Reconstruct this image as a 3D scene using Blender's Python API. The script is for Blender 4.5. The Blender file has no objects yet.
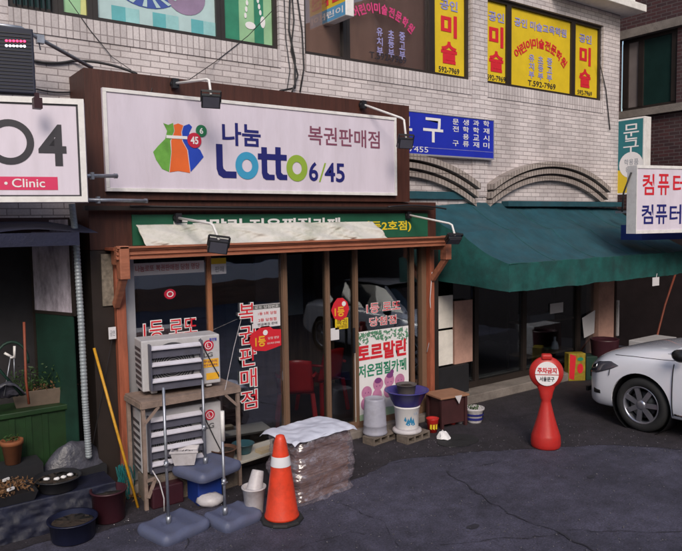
import bpy, bmesh, math, random
from mathutils import Vector, Matrix, noise
R = math.radians
random.seed(7)
S = bpy.context.scene
COL = S.collection
# ------------------------------------------------------------------ camera
CW, CH, F = 682.0, 551.0, 680.0
CAM = Vector((0, 0, 2.55))
RT = Vector((0.80812423, -0.58881326, -0.01530269))
UP = Vector((0.05744565, 0.05293238, 0.99694441))
FW = Vector((0.58620408, 0.80653401, -0.0766007))
cd = bpy.data.cameras.new('camera'); cam = bpy.data.objects.new('camera', cd); COL.objects.link(cam)
cam.matrix_world = Matrix(((RT.x, UP.x, -FW.x, CAM.x), (RT.y, UP.y, -FW.y, CAM.y), (RT.z, UP.z, -FW.z, CAM.z), (0, 0, 0, 1)))
cd.sensor_width = 36; cd.lens = F / CW * 36; cd.clip_end = 900; cd.clip_start = .05
S.camera = cam
# ------------------------------------------------------------------ light
wd = bpy.data.worlds.new('World'); S.world = wd; wd.use_nodes = True
nt = wd.node_tree; bg = nt.nodes['Background']
sky = nt.nodes.new('ShaderNodeTexSky'); sky.sky_type = 'NISHITA'; sky.sun_disc = False
SUN_EL, SUN_AZ = 36, 208
sky.sun_elevation = R(SUN_EL); sky.sun_rotation = R(SUN_AZ); sky.air_density = 1.3; sky.dust_density = 2.0
nt.links.new(sky.outputs[0], bg.inputs[0]); bg.inputs[1].default_value = .095
sl = bpy.data.lights.new('sun', 'SUN'); so = bpy.data.objects.new('sun', sl); COL.objects.link(so)
sl.energy = 1.5; sl.angle = R(24); sl.color = (1, .90, .78)
sd = Vector((math.sin(R(SUN_AZ)) * math.cos(R(SUN_EL)), math.cos(R(SUN_AZ)) * math.cos(R(SUN_EL)), math.sin(R(SUN_EL))))
so.rotation_euler = (-sd).to_track_quat('-Z', 'Y').to_euler(); so.location = (0, -5, 12)
S.view_settings.view_transform = 'Standard'; S.view_settings.look = 'None'
S.view_settings.exposure = 0.52; S.view_settings.gamma = 1

# ------------------------------------------------------------------ measuring helpers: a sight line met with a real wall / the ground
def ray(px, py): return FW + RT * ((px - 341) / F) + UP * ((275.5 - py) / F)
def W(px, py, y): d = ray(px, py); return CAM + d * (y / d.y)
def G(px, py, z=0.0): d = ray(px, py); return CAM + d * ((z - CAM.z) / d.z)
def XP(px, py, x): d = ray(px, py); return CAM + d * (x / d.x)

# ------------------------------------------------------------------ materials
MATS = {}
def mat(name, col, rough=.7, metal=0., var=.18, vs=6., bump=.0, bs=40., dirt=0., dirtcol=(.05, .04, .035), ds=2.5, coat=0., spec=.5, emit=None, est=1., alpha=None, stretch=None):
    if name in MATS: return MATS[name]
    m = bpy.data.materials.new(name); m.use_nodes = True
    t = m.node_tree; n = t.nodes; L = t.links
    p = n['Principled BSDF']
    p.inputs['Roughness'].default_value = rough; p.inputs['Metallic'].default_value = metal
    p.inputs['Coat Weight'].default_value = coat; p.inputs['Specular IOR Level'].default_value = spec
    tc = n.new('ShaderNodeTexCoord'); vec = tc.outputs['Object']
    if stretch:
        mp = n.new('ShaderNodeMapping'); mp.inputs['Scale'].default_value = stretch; L.new(vec, mp.inputs[0]); vec = mp.outputs[0]
    nz = n.new('ShaderNodeTexNoise'); nz.inputs['Scale'].default_value = vs; nz.inputs['Detail'].default_value = 6; nz.inputs['Roughness'].default_value = .62
    L.new(vec, nz.inputs['Vector'])
    mr = n.new('ShaderNodeMapRange'); mr.inputs[1].default_value = .25; mr.inputs[2].default_value = .75
    mr.inputs[3].default_value = 1 - var; mr.inputs[4].default_value = 1 + var; L.new(nz.outputs[0], mr.inputs[0])
    mx = n.new('ShaderNodeMix'); mx.data_type = 'RGBA'; mx.blend_type = 'MULTIPLY'; mx.inputs[0].default_value = 1
    mx.inputs[6].default_value = (*col, 1)
    L.new(mr.outputs[0], mx.inputs[7]); out = mx.outputs[2]
    if dirt:
        nd = n.new('ShaderNodeTexNoise'); nd.inputs['Scale'].default_value = ds; nd.inputs['Detail'].default_value = 9; nd.inputs['Roughness'].default_value = .7
        L.new(vec, nd.inputs['Vector'])
        r2 = n.new('ShaderNodeMapRange'); r2.inputs[1].default_value = .45; r2.inputs[2].default_value = .72; r2.inputs[3].default_value = 0; r2.inputs[4].default_value = dirt
        L.new(nd.outputs[0], r2.inputs[0])
        m2 = n.new('ShaderNodeMix'); m2.data_type = 'RGBA'; L.new(r2.outputs[0], m2.inputs[0]); L.new(out, m2.inputs[6]); m2.inputs[7].default_value = (*dirtcol, 1); out = m2.outputs[2]
    L.new(out, p.inputs['Base Color'])
    if bump:
        nb = n.new('ShaderNodeTexNoise'); nb.inputs['Scale'].default_value = bs; nb.inputs['Detail'].default_value = 5; L.new(vec, nb.inputs['Vector'])
        b = n.new('ShaderNodeBump'); b.inputs['Strength'].default_value = bump; b.inputs['Distance'].default_value = .01
        L.new(nb.outputs[0], b.inputs['Height']); L.new(b.outputs[0], p.inputs['Normal'])
    if emit: p.inputs['Emission Color'].default_value = (*emit, 1); p.inputs['Emission Strength'].default_value = est
    if alpha is not None: p.inputs['Alpha'].default_value = alpha
    MATS[name] = m; return m

def brick(name, c1, c2, mortar, bw, bh, ms=.006, axis='x', off=.5, dirt=.5, rough=.75):
    m = bpy.data.materials.new(name); m.use_nodes = True; t = m.node_tree; n = t.nodes; L = t.links; p = n['Principled BSDF']
    g = n.new('ShaderNodeNewGeometry'); sp = n.new('ShaderNodeSeparateXYZ'); L.new(g.outputs['Position'], sp.inputs[0])
    cb = n.new('ShaderNodeCombineXYZ')
    if axis == 'x':
        ad = n.new('ShaderNodeMath'); ad.operation = 'ADD'; L.new(sp.outputs[0], ad.inputs[0]); L.new(sp.outputs[1], ad.inputs[1])
        L.new(ad.outputs[0], cb.inputs[0])
    else: L.new(sp.outputs[1], cb.inputs[0])
    L.new(sp.outputs[2], cb.inputs[1])
    br = n.new('ShaderNodeTexBrick'); L.new(cb.outputs[0], br.inputs[0]); br.offset = off
    br.inputs['Color1'].default_value = (*c1, 1); br.inputs['Color2'].default_value = (*c2, 1); br.inputs['Mortar'].default_value = (*mortar, 1)
    br.inputs['Scale'].default_value = 1; br.inputs['Mortar Size'].default_value = ms; br.inputs['Mortar Smooth'].default_value = .25
    br.inputs['Brick Width'].default_value = bw; br.inputs['Row Height'].default_value = bh; br.inputs['Bias'].default_value = 0
    nz = n.new('ShaderNodeTexNoise'); nz.inputs['Scale'].default_value = 1.3; nz.inputs['Detail'].default_value = 9; nz.inputs['Roughness'].default_value = .65
    mp = n.new('ShaderNodeMapping'); mp.inputs['Scale'].default_value = (1, 1, .35); L.new(g.outputs['Position'], mp.inputs[0]); L.new(mp.outputs[0], nz.inputs[0])
    mr = n.new('ShaderNodeMapRange'); mr.inputs[1].default_value = .42; mr.inputs[2].default_value = .75; mr.inputs[3].default_value = 0; mr.inputs[4].default_value = dirt
    L.new(nz.outputs[0], mr.inputs[0])
    mx = n.new('ShaderNodeMix'); mx.data_type = 'RGBA'; L.new(mr.outputs[0], mx.inputs[0]); L.new(br.outputs[0], mx.inputs[6]); mx.inputs[7].default_value = (.16, .13, .13, 1)
    n2 = n.new('ShaderNodeTexNoise'); n2.inputs['Scale'].default_value = 60; L.new(g.outputs['Position'], n2.inputs[0])
    m2 = n.new('ShaderNodeMix'); m2.data_type = 'RGBA'; m2.blend_type = 'MULTIPLY'; m2.inputs[0].default_value = .35; L.new(mx.outputs[2], m2.inputs[6]); L.new(n2.outputs[0], m2.inputs[7])
    L.new(m2.outputs[2], p.inputs['Base Color']); p.inputs['Roughness'].default_value = rough
    b = n.new('ShaderNodeBump'); b.inputs['Strength'].default_value = .6; b.inputs['Distance'].default_value = .006; b.invert = True
    L.new(br.outputs[1], b.inputs['Height']); L.new(b.outputs[0], p.inputs['Normal'])
    return m

def glass(name, tint=(.75, .8, .82), k=.9, base=.06):
    m = bpy.data.materials.new(name); m.use_nodes = True; t = m.node_tree; n = t.nodes; L = t.links
    n.remove(n['Principled BSDF']); o = n['Material Output']
    tr = n.new('ShaderNodeBsdfTransparent'); tr.inputs[0].default_value = (*tint, 1)
    gl = n.new('ShaderNodeBsdfGlossy'); gl.inputs['Roughness'].default_value = .015; gl.inputs[0].default_value = (.95, .95, 1, 1)
    fr = n.new('ShaderNodeFresnel'); fr.inputs[0].default_value = 1.5
    ma = n.new('ShaderNodeMath'); ma.operation = 'MULTIPLY_ADD'; L.new(fr.outputs[0], ma.inputs[0]); ma.inputs[1].default_value = k; ma.inputs[2].default_value = base
    tc = n.new('ShaderNodeTexCoord'); nz = n.new('ShaderNodeTexNoise'); nz.inputs['Scale'].default_value = 1.6; L.new(tc.outputs['Object'], nz.inputs[0])
    b = n.new('ShaderNodeBump'); b.inputs['Strength'].default_value = .12; b.inputs['Distance'].default_value = .02; L.new(nz.outputs[0], b.inputs['Height']); L.new(b.outputs[0], gl.inputs['Normal'])
    mx = n.new('ShaderNodeMixShader'); L.new(ma.outputs[0], mx.inputs[0]); L.new(tr.outputs[0], mx.inputs[1]); L.new(gl.outputs[0], mx.inputs[2])
    L.new(mx.outputs[0], o.inputs[0]); return m

def film():
    m = bpy.data.materials.new('plastic_film'); m.use_nodes = True; t = m.node_tree; n = t.nodes; L = t.links
    n.remove(n['Principled BSDF']); o = n['Material Output']
    tr = n.new('ShaderNodeBsdfTransparent'); gl = n.new('ShaderNodeBsdfGlossy'); gl.inputs['Roughness'].default_value = .22
    df = n.new('ShaderNodeBsdfDiffuse'); df.inputs[0].default_value = (.50, .42, .50, 1)
    tc = n.new('ShaderNodeTexCoord'); nz = n.new('ShaderNodeTexNoise'); nz.inputs['Scale'].default_value = 7; nz.inputs['Detail'].default_value = 7; nz.inputs['Distortion'].default_value = 2.5
    L.new(tc.outputs['Object'], nz.inputs[0])
    b = n.new('ShaderNodeBump'); b.inputs['Strength'].default_value = .5; b.inputs['Distance'].default_value = .02; L.new(nz.outputs[0], b.inputs['Height'])
    L.new(b.outputs[0], gl.inputs['Normal']); L.new(b.outputs[0], df.inputs['Normal'])
    m1 = n.new('ShaderNodeMixShader'); m1.inputs[0].default_value = .5; L.new(gl.outputs[0], m1.inputs[1]); L.new(df.outputs[0], m1.inputs[2])
    rm = n.new('ShaderNodeMapRange'); rm.inputs[1].default_value = .38; rm.inputs[2].default_value = .68; rm.inputs[3].default_value = .24; rm.inputs[4].default_value = .62; L.new(nz.outputs[0], rm.inputs[0])
    m2 = n.new('ShaderNodeMixShader'); L.new(rm.outputs[0], m2.inputs[0]); L.new(tr.outputs[0], m2.inputs[1]); L.new(m1.outputs[0], m2.inputs[2])
    L.new(m2.outputs[0], o.inputs[0]); return m

def asphalt(name, base, patch, seed=0, blue=(1, 1, 1)):
    m = bpy.data.materials.new(name); m.use_nodes = True; t = m.node_tree; n = t.nodes; L = t.links; p = n['Principled BSDF']
    g = n.new('ShaderNodeNewGeometry')
    def nz(s, d=8, r=.6, off=0.):
        mp = n.new('ShaderNodeMapping'); mp.inputs['Location'].default_value = (off + seed, off, 0); L.new(g.outputs['Position'], mp.inputs[0])
        k = n.new('ShaderNodeTexNoise'); k.inputs['Scale'].default_value = s; k.inputs['Detail'].default_value = d; k.inputs['Roughness'].default_value = r; L.new(mp.outputs[0], k.inputs[0]); return k
    a, b, c = nz(.9, 10, .72), nz(62, 5, .85, 5), nz(5.5, 9, .8, 9)
    r1 = n.new('ShaderNodeValToRGB'); e = r1.color_ramp.elements; e[0].position = .36; e[0].color = (*patch, 1); e[1].position = .62; e[1].color = (*base, 1); L.new(a.outputs[0], r1.inputs[0])
    r2 = n.new('ShaderNodeMapRange'); r2.inputs[1].default_value = .3; r2.inputs[2].default_value = .75; r2.inputs[3].default_value = .2; r2.inputs[4].default_value = 2.3; L.new(b.outputs[0], r2.inputs[0])
    r3 = n.new('ShaderNodeMapRange'); r3.inputs[1].default_value = .35; r3.inputs[2].default_value = .65; r3.inputs[3].default_value = .6; r3.inputs[4].default_value = 1.4; L.new(c.outputs[0], r3.inputs[0])
    mu = n.new('ShaderNodeMath'); mu.operation = 'MULTIPLY'; L.new(r2.outputs[0], mu.inputs[0]); L.new(r3.outputs[0], mu.inputs[1])
    mx = n.new('ShaderNodeMix'); mx.data_type = 'RGBA'; mx.blend_type = 'MULTIPLY'; mx.inputs[0].default_value = 1; L.new(r1.outputs[0], mx.inputs[6]); L.new(mu.outputs[0], mx.inputs[7])
    L.new(mx.outputs[2], p.inputs['Base Color']); p.inputs['Roughness'].default_value = .82
    bp = n.new('ShaderNodeBump'); bp.inputs['Strength'].default_value = .7; bp.inputs['Distance'].default_value = .006; L.new(b.outputs[0], bp.inputs['Height']); L.new(bp.outputs[0], p.inputs['Normal'])
    return m

M = dict(
 arch_brick=brick('arch_brick', (.50, .43, .40), (.40, .34, .32), (.16, .13, .12), .06, .2, .006, off=0., dirt=.5),
 white_brick=brick('white_brick', (.84, .76, .78), (.66, .60, .62), (.36, .31, .32), .20, .062, .005),
 soldier=brick('soldier_brick', (.82, .75, .77), (.64, .58, .60), (.36, .31, .32), .064, .20, .005, off=0.),
 red_brick=brick('red_brick', (.09, .03, .035), (.05, .02, .026), (.12, .095, .10), .20, .065, .008, axis='y', dirt=.2),
 wood=mat('dark_wood', (.062, .018, .011), .55, var=.45, vs=5, stretch=(6, 6, .5), bump=.15, bs=20, dirt=.3, dirtcol=(.03, .012, .01)),
 orange_wood=mat('orange_wood', (.36, .130, .075), .5, var=.3, vs=7, stretch=(.6, 4, 4), bump=.2, bs=25, dirt=.35, dirtcol=(.14, .05, .03), ds=5),
 post_wood=mat('post_wood', (.33, .095, .052), .55, var=.35, vs=7, stretch=(4, 4, .5), bump=.2, bs=25, dirt=.45, dirtcol=(.09, .03, .02), ds=4),
 white_acr=mat('sign_acrylic', (.70, .63, .74), .42, var=.07, vs=2, dirt=.28, dirtcol=(.38, .32, .35), ds=1.6, stretch=(2.2, 2.2, .5)),
 white_frame=mat('white_frame', (.78, .76, .76), .4, var=.08, dirt=.35, dirtcol=(.3, .27, .26), ds=7),
 alu=mat('aluminium', (.55, .55, .6), .38, .55, var=.12, dirt=.25, dirtcol=(.2, .18, .17), ds=6),
 bronze=mat('bronze_mullion', (.25, .15, .10), .4, .3, var=.15, dirt=.3, dirtcol=(.06, .04, .03), ds=6),
 black=mat('black_metal', (.012, .012, .016), .45, var=.2),
 dkframe=mat('dark_window_frame', (.025, .018, .016), .45, var=.2),
 navy=mat('navy_ink', (.018, .02, .16), .4, var=.05), cyan=mat('cyan_ink', (.05, .32, .55), .4, var=.05), lime=mat('lime_ink', (.28, .42, .05), .4, var=.05),
 mauve=mat('mauve_ink', (.22, .07, .12), .45, var=.1), ink=mat('black_ink', (.02, .018, .03), .5, var=.1), red=mat('red_ink', (.62, .02, .035), .45, var=.08),
 pinkred=mat('pink_red_ink', (.66, .03, .12), .4, var=.06), white=mat('white_ink', (.78, .76, .78), .5, var=.05), paper=mat('paper', (.68, .66, .7), .7, var=.08),
 yellow=mat('yellow_ink', (.72, .56, .03), .5, var=.08), greenink=mat('green_ink', (.02, .22, .12), .5, var=.08), pinkink=mat('pink_ink', (.62, .05, .2), .45), lilac=mat('lilac_ink', (.30, .29, .58), .5),
 orangeink=mat('orange_ink', (.75, .14, .03), .4, var=.1), blueink=mat('blue_ink', (.02, .06, .45), .4, var=.1), grnball=mat('green_ball', (.02, .16, .07), .4), redball=mat('red_ball', (.5, .02, .05), .4), goldink=mat('gold_ink', (.8, .42, .03), .45),
 fascia=mat('green_fascia', (.012, .10, .055), .5, var=.15, dirt=.3, dirtcol=(.01, .03, .02)),
 tarp=mat('white_tarp', (.62, .60, .57), .6, var=.12, vs=4, dirt=.6, dirtcol=(.16, .19, .10), ds=4, bump=.5, bs=9),
 yellowfilm=mat('yellow_film', (.70, .50, .02), .45, var=.1, vs=3, dirt=.2, dirtcol=(.35, .22, .02)),
 awning=mat('teal_canvas', (.011, .066, .092), .72, var=.3, vs=5, dirt=.5, dirtcol=(.03, .065, .08), ds=3.2, bump=.35, bs=14),
 awning_val=mat('green_canvas', (.008, .080, .074), .7, var=.4, vs=6, dirt=.85, dirtcol=(.012, .04, .042), ds=4, bump=.5, bs=9),
 bluesign=mat('blue_acrylic', (.015, .03, .42), .4, var=.12, vs=3),
 tealsign=mat('teal_acrylic', (.015, .16, .19), .45, var=.12),
 galv=mat('galvanised', (.34, .36, .42), .42, .7, var=.25, vs=14, dirt=.3, dirtcol=(.12, .09, .08)),
 plasblue=mat('grey_blue_plastic', (.10, .115, .20), .55, var=.2, vs=9, bump=.2, bs=20, dirt=.5, dirtcol=(.07, .07, .08), ds=9),
 plaswhite=mat('white_plastic', (.55, .52, .55), .45, var=.1, vs=9, dirt=.5, dirtcol=(.22, .18, .16), ds=10),
 greyplas=mat('grey_plastic', (.34, .34, .42), .5, var=.12, dirt=.4, dirtcol=(.15, .13, .13), ds=7),
 acbody=mat('ac_casing', (.50, .49, .52), .45, var=.08, dirt=.4, dirtcol=(.2, .17, .16), ds=6),
 acdark=mat('ac_grille', (.05, .05, .06), .5), acslat=mat('ac_slat', (.68, .66, .76), .4, var=.06, dirt=.3, dirtcol=(.3, .27, .27), ds=8),
 tabwood=mat('weathered_frame', (.26, .19, .16), .7, var=.3, vs=10, bump=.3, dirt=.4, ds=8),
 cone=mat('cone_orange', (.72, .055, .02), .42, var=.2, vs=8, bump=.15, bs=30, dirt=.55, dirtcol=(.25, .03, .015), ds=7),
 rubber=mat('black_rubber', (.018, .018, .02), .7, var=.2, bump=.2), band=mat('reflective_band', (.75, .75, .8), .35, dirt=.25, dirtcol=(.4, .35, .35), ds=12),
 stopred=mat('red_plastic', (.50, .022, .018), .40, var=.2, vs=6, bump=.12, bs=25, dirt=.6, dirtcol=(.2, .02, .02), ds=6),
 cardboard=mat('cardboard', (.19, .095, .07), .85, var=.3, vs=9, bump=.3, dirt=.3, dirtcol=(.12, .06, .04), ds=6),
 cinder=mat('cinder_block', (.15, .12, .10), .95, var=.3, vs=14, bump=1, bs=60),
 purple=mat('purple_plastic', (.045, .04, .22), .35, var=.12, dirt=.2, dirtcol=(.1, .09, .15)),
 darkbox=mat('dark_red_wood', (.045, .012, .014), .6, var=.3), tan=mat('tan_board', (.30, .15, .09), .7, var=.2),
 darkgreen=mat('dark_green_tarp', (.006, .032, .022), .6, var=.4, vs=4, bump=.6, bs=6), green=mat('green_plastic', (.010, .036, .010), .5, var=.35, vs=8, dirt=.5, dirtcol=(.015, .03, .01), ds=6),
 planter=mat('beige_planter', (.15, .11, .085), .7, var=.2, dirt=.4, ds=8), terracotta=mat('terracotta', (.25, .08, .03), .8, var=.2, dirt=.3), soil=mat('soil', (.03, .02, .015), 1, var=.5, vs=30, bump=1),
 leaf=mat('leaf_green', (.035, .075, .02), .55, var=.5, vs=30), deadleaf=mat('dry_leaf', (.16, .08, .035), .8, var=.5, vs=30),
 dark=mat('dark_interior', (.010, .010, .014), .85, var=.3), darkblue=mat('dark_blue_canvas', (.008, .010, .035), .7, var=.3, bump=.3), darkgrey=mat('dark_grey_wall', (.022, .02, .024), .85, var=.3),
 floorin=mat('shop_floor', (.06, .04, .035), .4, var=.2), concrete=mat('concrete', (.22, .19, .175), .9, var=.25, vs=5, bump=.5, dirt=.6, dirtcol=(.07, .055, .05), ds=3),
 pillar=mat('pink_pillar', (.58, .34, .28), .6, var=.15, dirt=.35, dirtcol=(.12, .06, .05)), redchair=mat('red_chair', (.42, .012, .014), .35, var=.1),
 carpaint=mat('white_car_paint', (.72, .73, .82), .22, .0, var=.03, coat=1), chrome=mat('chrome', (.7, .7, .72), .18, 1.), tyre=mat('tyre', (.015, .015, .017), .8, var=.2, bump=.3), rim=mat('alloy', (.42, .43, .5), .3, .85), trim=mat('black_trim', (.012, .012, .014), .35), lamp=mat('headlamp_lens', (.10, .10, .13), .12, .3, coat=1),
 cable=mat('cable', (.015, .014, .018), .6), yellowstick=mat('yellow_bamboo', (.55, .28, .02), .5, var=.25, vs=20), rust=mat('rust_pipe', (.22, .05, .025), .6, var=.3), pipe=mat('spiral_duct', (.36, .40, .44), .45, .3, var=.2, dirt=.4, dirtcol=(.12, .13, .13), ds=8),
 sheet=mat('pale_sheet', (.60, .62, .74), .5, var=.08, bump=.6, bs=12), bluebox=mat('blue_plastic', (.01, .035, .22), .45), basinblack=mat('black_basin', (.018, .018, .022), .4, var=.2), greyfilm=mat('grey_cover', (.055, .055, .075), .4, var=.45, vs=9, bump=1, bs=22),
 led=mat('led_panel', (.006, .009, .03), .6), ledred=mat('led_red', (.5, .02, .05), .5, emit=(1, .03, .12), est=2.6), ledwhite=mat('led_white', (.8, .8, .8), .5, emit=(1, .95, 1), est=2.6),
 beige=mat('beige_render', (.42, .36, .33), .85, var=.12, dirt=.3), slate=mat('dark_teal_pane', (.010, .030, .028), .15), maroon=mat('maroon_plastic', (.04, .009, .016), .45, var=.2),
 glass=glass('shop_glass', k=.4, base=.015), glassr=glass('reflective_glass', k=.9, base=.20), glass2=glass('upper_glass', (.88, .84, .82), .7, .05), film=film(), gpale=mat('grey_pane', (.20, .17, .17), .15, var=.25, vs=1.2),
 asphalt=asphalt('asphalt', (.060, .057, .090), (.028, .027, .044)), asphalt2=asphalt('dark_asphalt', (.028, .023, .031), (.016, .013, .018), 4), crack=mat('crack_tar', (.026, .025, .036), .8, var=.3),
)

# ------------------------------------------------------------------ mesh helpers
def tag(o, label=None, cat=None, group=None, kind=None):
    for k, v in (('label', label), ('category', cat), ('group', group), ('kind', kind)):
        if v: o[k] = v
    return o
def root(name, label, cat, loc=(0, 0, 0), rz=0., group=None):
    o = bpy.data.objects.new(name, None); COL.objects.link(o); o.location = loc; o.rotation_euler = (0, 0, rz); o.empty_display_size = .1
    o['_m'] = 1; del o['_m']
    return tag(o, label, cat, group)
def wmat(o):
    m = Matrix.Translation(o.location) @ o.rotation_euler.to_matrix().to_4x4()
    return wmat(o.parent) @ m if o.parent else m
class MB:
    def __init__(s): s.bm = bmesh.new(); s.mi = 0
    def face(s, vs):
        try:
            f = s.bm.faces.new(vs); f.material_index = s.mi; return f
        except ValueError: return None
    def poly(s, pts): return s.face([s.bm.verts.new(p) for p in pts])
    def box(s, x0, x1, y0, y1, z0, z1, mtx=None):
        v = [Vector((x, y, z)) for x in (x0, x1) for y in (y0, y1) for z in (z0, z1)]
        if mtx: v = [mtx @ a for a in v]
        v = [s.bm.verts.new(a) for a in v]
        for q in ((0, 1, 3, 2), (4, 6, 7, 5), (0, 4, 5, 1), (2, 3, 7, 6), (0, 2, 6, 4), (1, 5, 7, 3)): s.face([v[i] for i in q])
        return s
    def beam(s, a, b, w, h, up=(0, 0, 1)):
        a, b = Vector(a), Vector(b); d = (b - a).normalized(); u = Vector(up)
        if abs(d.dot(u)) > .95: u = Vector((0, 1, 0))
        r = d.cross(u).normalized(); u = r.cross(d)
        v = [s.bm.verts.new(p + r * i * w / 2 + u * j * h / 2) for p in (a, b) for i, j in ((-1, -1), (1, -1), (1, 1), (-1, 1))]
        for q in ((3, 2, 1, 0), (4, 5, 6, 7), (0, 1, 5, 4), (1, 2, 6, 5), (2, 3, 7, 6), (3, 0, 4, 7)): s.face([v[i] for i in q])
        return s
    def tube(s, pts, r, n=8, cap=True):
        pts = [Vector(p) for p in pts]; rings = []; pr = None
        for i, p in enumerate(pts):
            d = (pts[min(i + 1, len(pts) - 1)] - pts[max(i - 1, 0)]).normalized()
            u = pr if pr is not None else (Vector((0, 0, 1)) if abs(d.z) < .9 else Vector((1, 0, 0)))
            x = (u - d * u.dot(d)).normalized(); pr = x; y = d.cross(x)
            rr = r[i] if isinstance(r, (list, tuple)) else r
            rings.append([s.bm.verts.new(p + (x * math.cos(2 * math.pi * k / n) + y * math.sin(2 * math.pi * k / n)) * rr) for k in range(n)])
        for a, b in zip(rings, rings[1:]):
            for k in range(n): f = s.face([a[k], a[(k + 1) % n], b[(k + 1) % n], b[k]]); f.smooth = n > 5
        if cap: s.face(rings[0][::-1]); s.face(rings[-1])
        return s
    def lathe(s, prof, c=(0, 0, 0), n=32, mtx=None, jitter=0, smooth=True, cap=True):
        rings = []
        for r, z in prof:
            ring = []
            for k in range(n):
                a = 2 * math.pi * k / n; q = Vector((r * math.cos(a), r * math.sin(a), z))
                if jitter: q += Vector((random.uniform(-1, 1), random.uniform(-1, 1), random.uniform(-1, 1))) * jitter
                q = (mtx @ q) if mtx else q + Vector(c)
                ring.append(s.bm.verts.new(q))
            rings.append(ring)
        for a, b in zip(rings, rings[1:]):
            for k in range(n):
                f = s.face([a[k], a[(k + 1) % n], b[(k + 1) % n], b[k]])
                if f: f.smooth = smooth
        if cap and prof[0][0] > 1e-4: s.face(rings[0][::-1])
        if cap and prof[-1][0] > 1e-4: s.face(rings[-1])
        return s
    def prism(s, pts, mtx, d):          # 2-D outline (u,v) pushed d along the frame's normal
        a = [s.bm.verts.new(mtx @ Vector((u, v, 0))) for u, v in pts]; b = [s.bm.verts.new(mtx @ Vector((u, v, d))) for u, v in pts]
        s.face(a[::-1]); s.face(b); n = len(pts)
        for i in range(n): s.face([a[i], a[(i + 1) % n], b[(i + 1) % n], b[i]])
        return s
    def grid(s, fn, nu, nv, smooth=True):
        g = [[s.bm.verts.new(fn(i / nu, j / nv)) for j in range(nv + 1)] for i in range(nu + 1)]
        for i in range(nu):
            for j in range(nv):
                f = s.face([g[i][j], g[i + 1][j], g[i + 1][j + 1], g[i][j + 1]]); f.smooth = smooth
        return s
    def ring(s, mtx, cx, cy, rx, ry, t, d=.004, n=40, tx=None):
        tx = tx or t
        o = [s.bm.verts.new(mtx @ Vector((cx + rx * math.cos(a), cy + ry * math.sin(a), d))) for a in [2 * math.pi * k / n for k in range(n)]]
        i = [s.bm.verts.new(mtx @ Vector((cx + (rx - tx) * math.cos(a), cy + (ry - t) * math.sin(a), d))) for a in [2 * math.pi * k / n for k in range(n)]]
        for k in range(n): s.face([o[k], o[(k + 1) % n], i[(k + 1) % n], i[k]])
        return s
    def flat(s, mtx, pts, d=.003): return s.face([s.bm.verts.new(mtx @ Vector((u, v, d))) for u, v in pts])
    def ell(s, mtx, cx, cy, rx, ry, d=.003, n=24): return s.flat(mtx, [(cx + rx * math.cos(2 * math.pi * k / n), cy + ry * math.sin(2 * math.pi * k / n)) for k in range(n)], d)
    def leaves(s, fn, n, size):
        for _ in range(n):
            c = Vector(fn()); a = Vector((random.gauss(0, 1), random.gauss(0, 1), random.gauss(0, 1))).normalized()
            b = a.orthogonal().normalized(); b.rotate(Matrix.Rotation(random.random() * 6.28, 3, a)); q = size * random.uniform(.5, 1.3)
            s.poly([c - b * q, c + a * q * .4, c + b * q, c - a * q * .4])
        return s
    def out(s, name, m, parent=None, world=True, bevel=0., seg=2, recalc=True, label=None):
        if recalc: bmesh.ops.recalc_face_normals(s.bm, faces=s.bm.faces[:])
        if parent is not None and world: s.bm.transform(wmat(parent).inverted())
        off = None
        if parent is None:
            vs = [v.co for v in s.bm.verts]
            off = Vector(((min(v.x for v in vs) + max(v.x for v in vs)) / 2, (min(v.y for v in vs) + max(v.y for v in vs)) / 2, min(v.z for v in vs)))
            s.bm.transform(Matrix.Translation(-off))
        me = bpy.data.meshes.new(name); s.bm.to_mesh(me); s.bm.free()
        for k in (m if isinstance(m, list) else [m]): me.materials.append(k)
        o = bpy.data.objects.new(name, me); COL.objects.link(o)
        if off: o.location = off
        if parent is not None: o.parent = parent
        if bevel:
            b = o.modifiers.new('b', 'BEVEL'); b.width = bevel; b.segments = seg; b.limit_method = 'ANGLE'; b.angle_limit = R(40)
        if label: o['label'] = label
        return o
def struct(o): o['kind'] = 'structure'; return o
def fac(y, x=0, z=0):                   # frame on a wall that faces the street (-y)
    return Matrix(((1, 0, 0, x), (0, 0, -1, y), (0, 1, 0, z), (0, 0, 0, 1)))
def side(x, y=0, z=0):                  # frame on a wall that faces -x
    return Matrix(((0, 0, -1, x), (-1, 0, 0, y), (0, 1, 0, z), (0, 0, 0, 1)))
def text_mesh(txt, bold=0.):
    c = bpy.data.curves.new('t', 'FONT'); c.body = txt; c.size = 1; c.offset = bold; c.resolution_u = 4; c.space_line = .95
    o = bpy.data.objects.new('t', c); COL.objects.link(o)
    dg = bpy.context.evaluated_depsgraph_get(); dg.update()
    me = bpy.data.meshes.new_from_object(o.evaluated_get(dg)); bpy.data.objects.remove(o); bpy.data.curves.remove(c)
    return me
TC = {}
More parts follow.
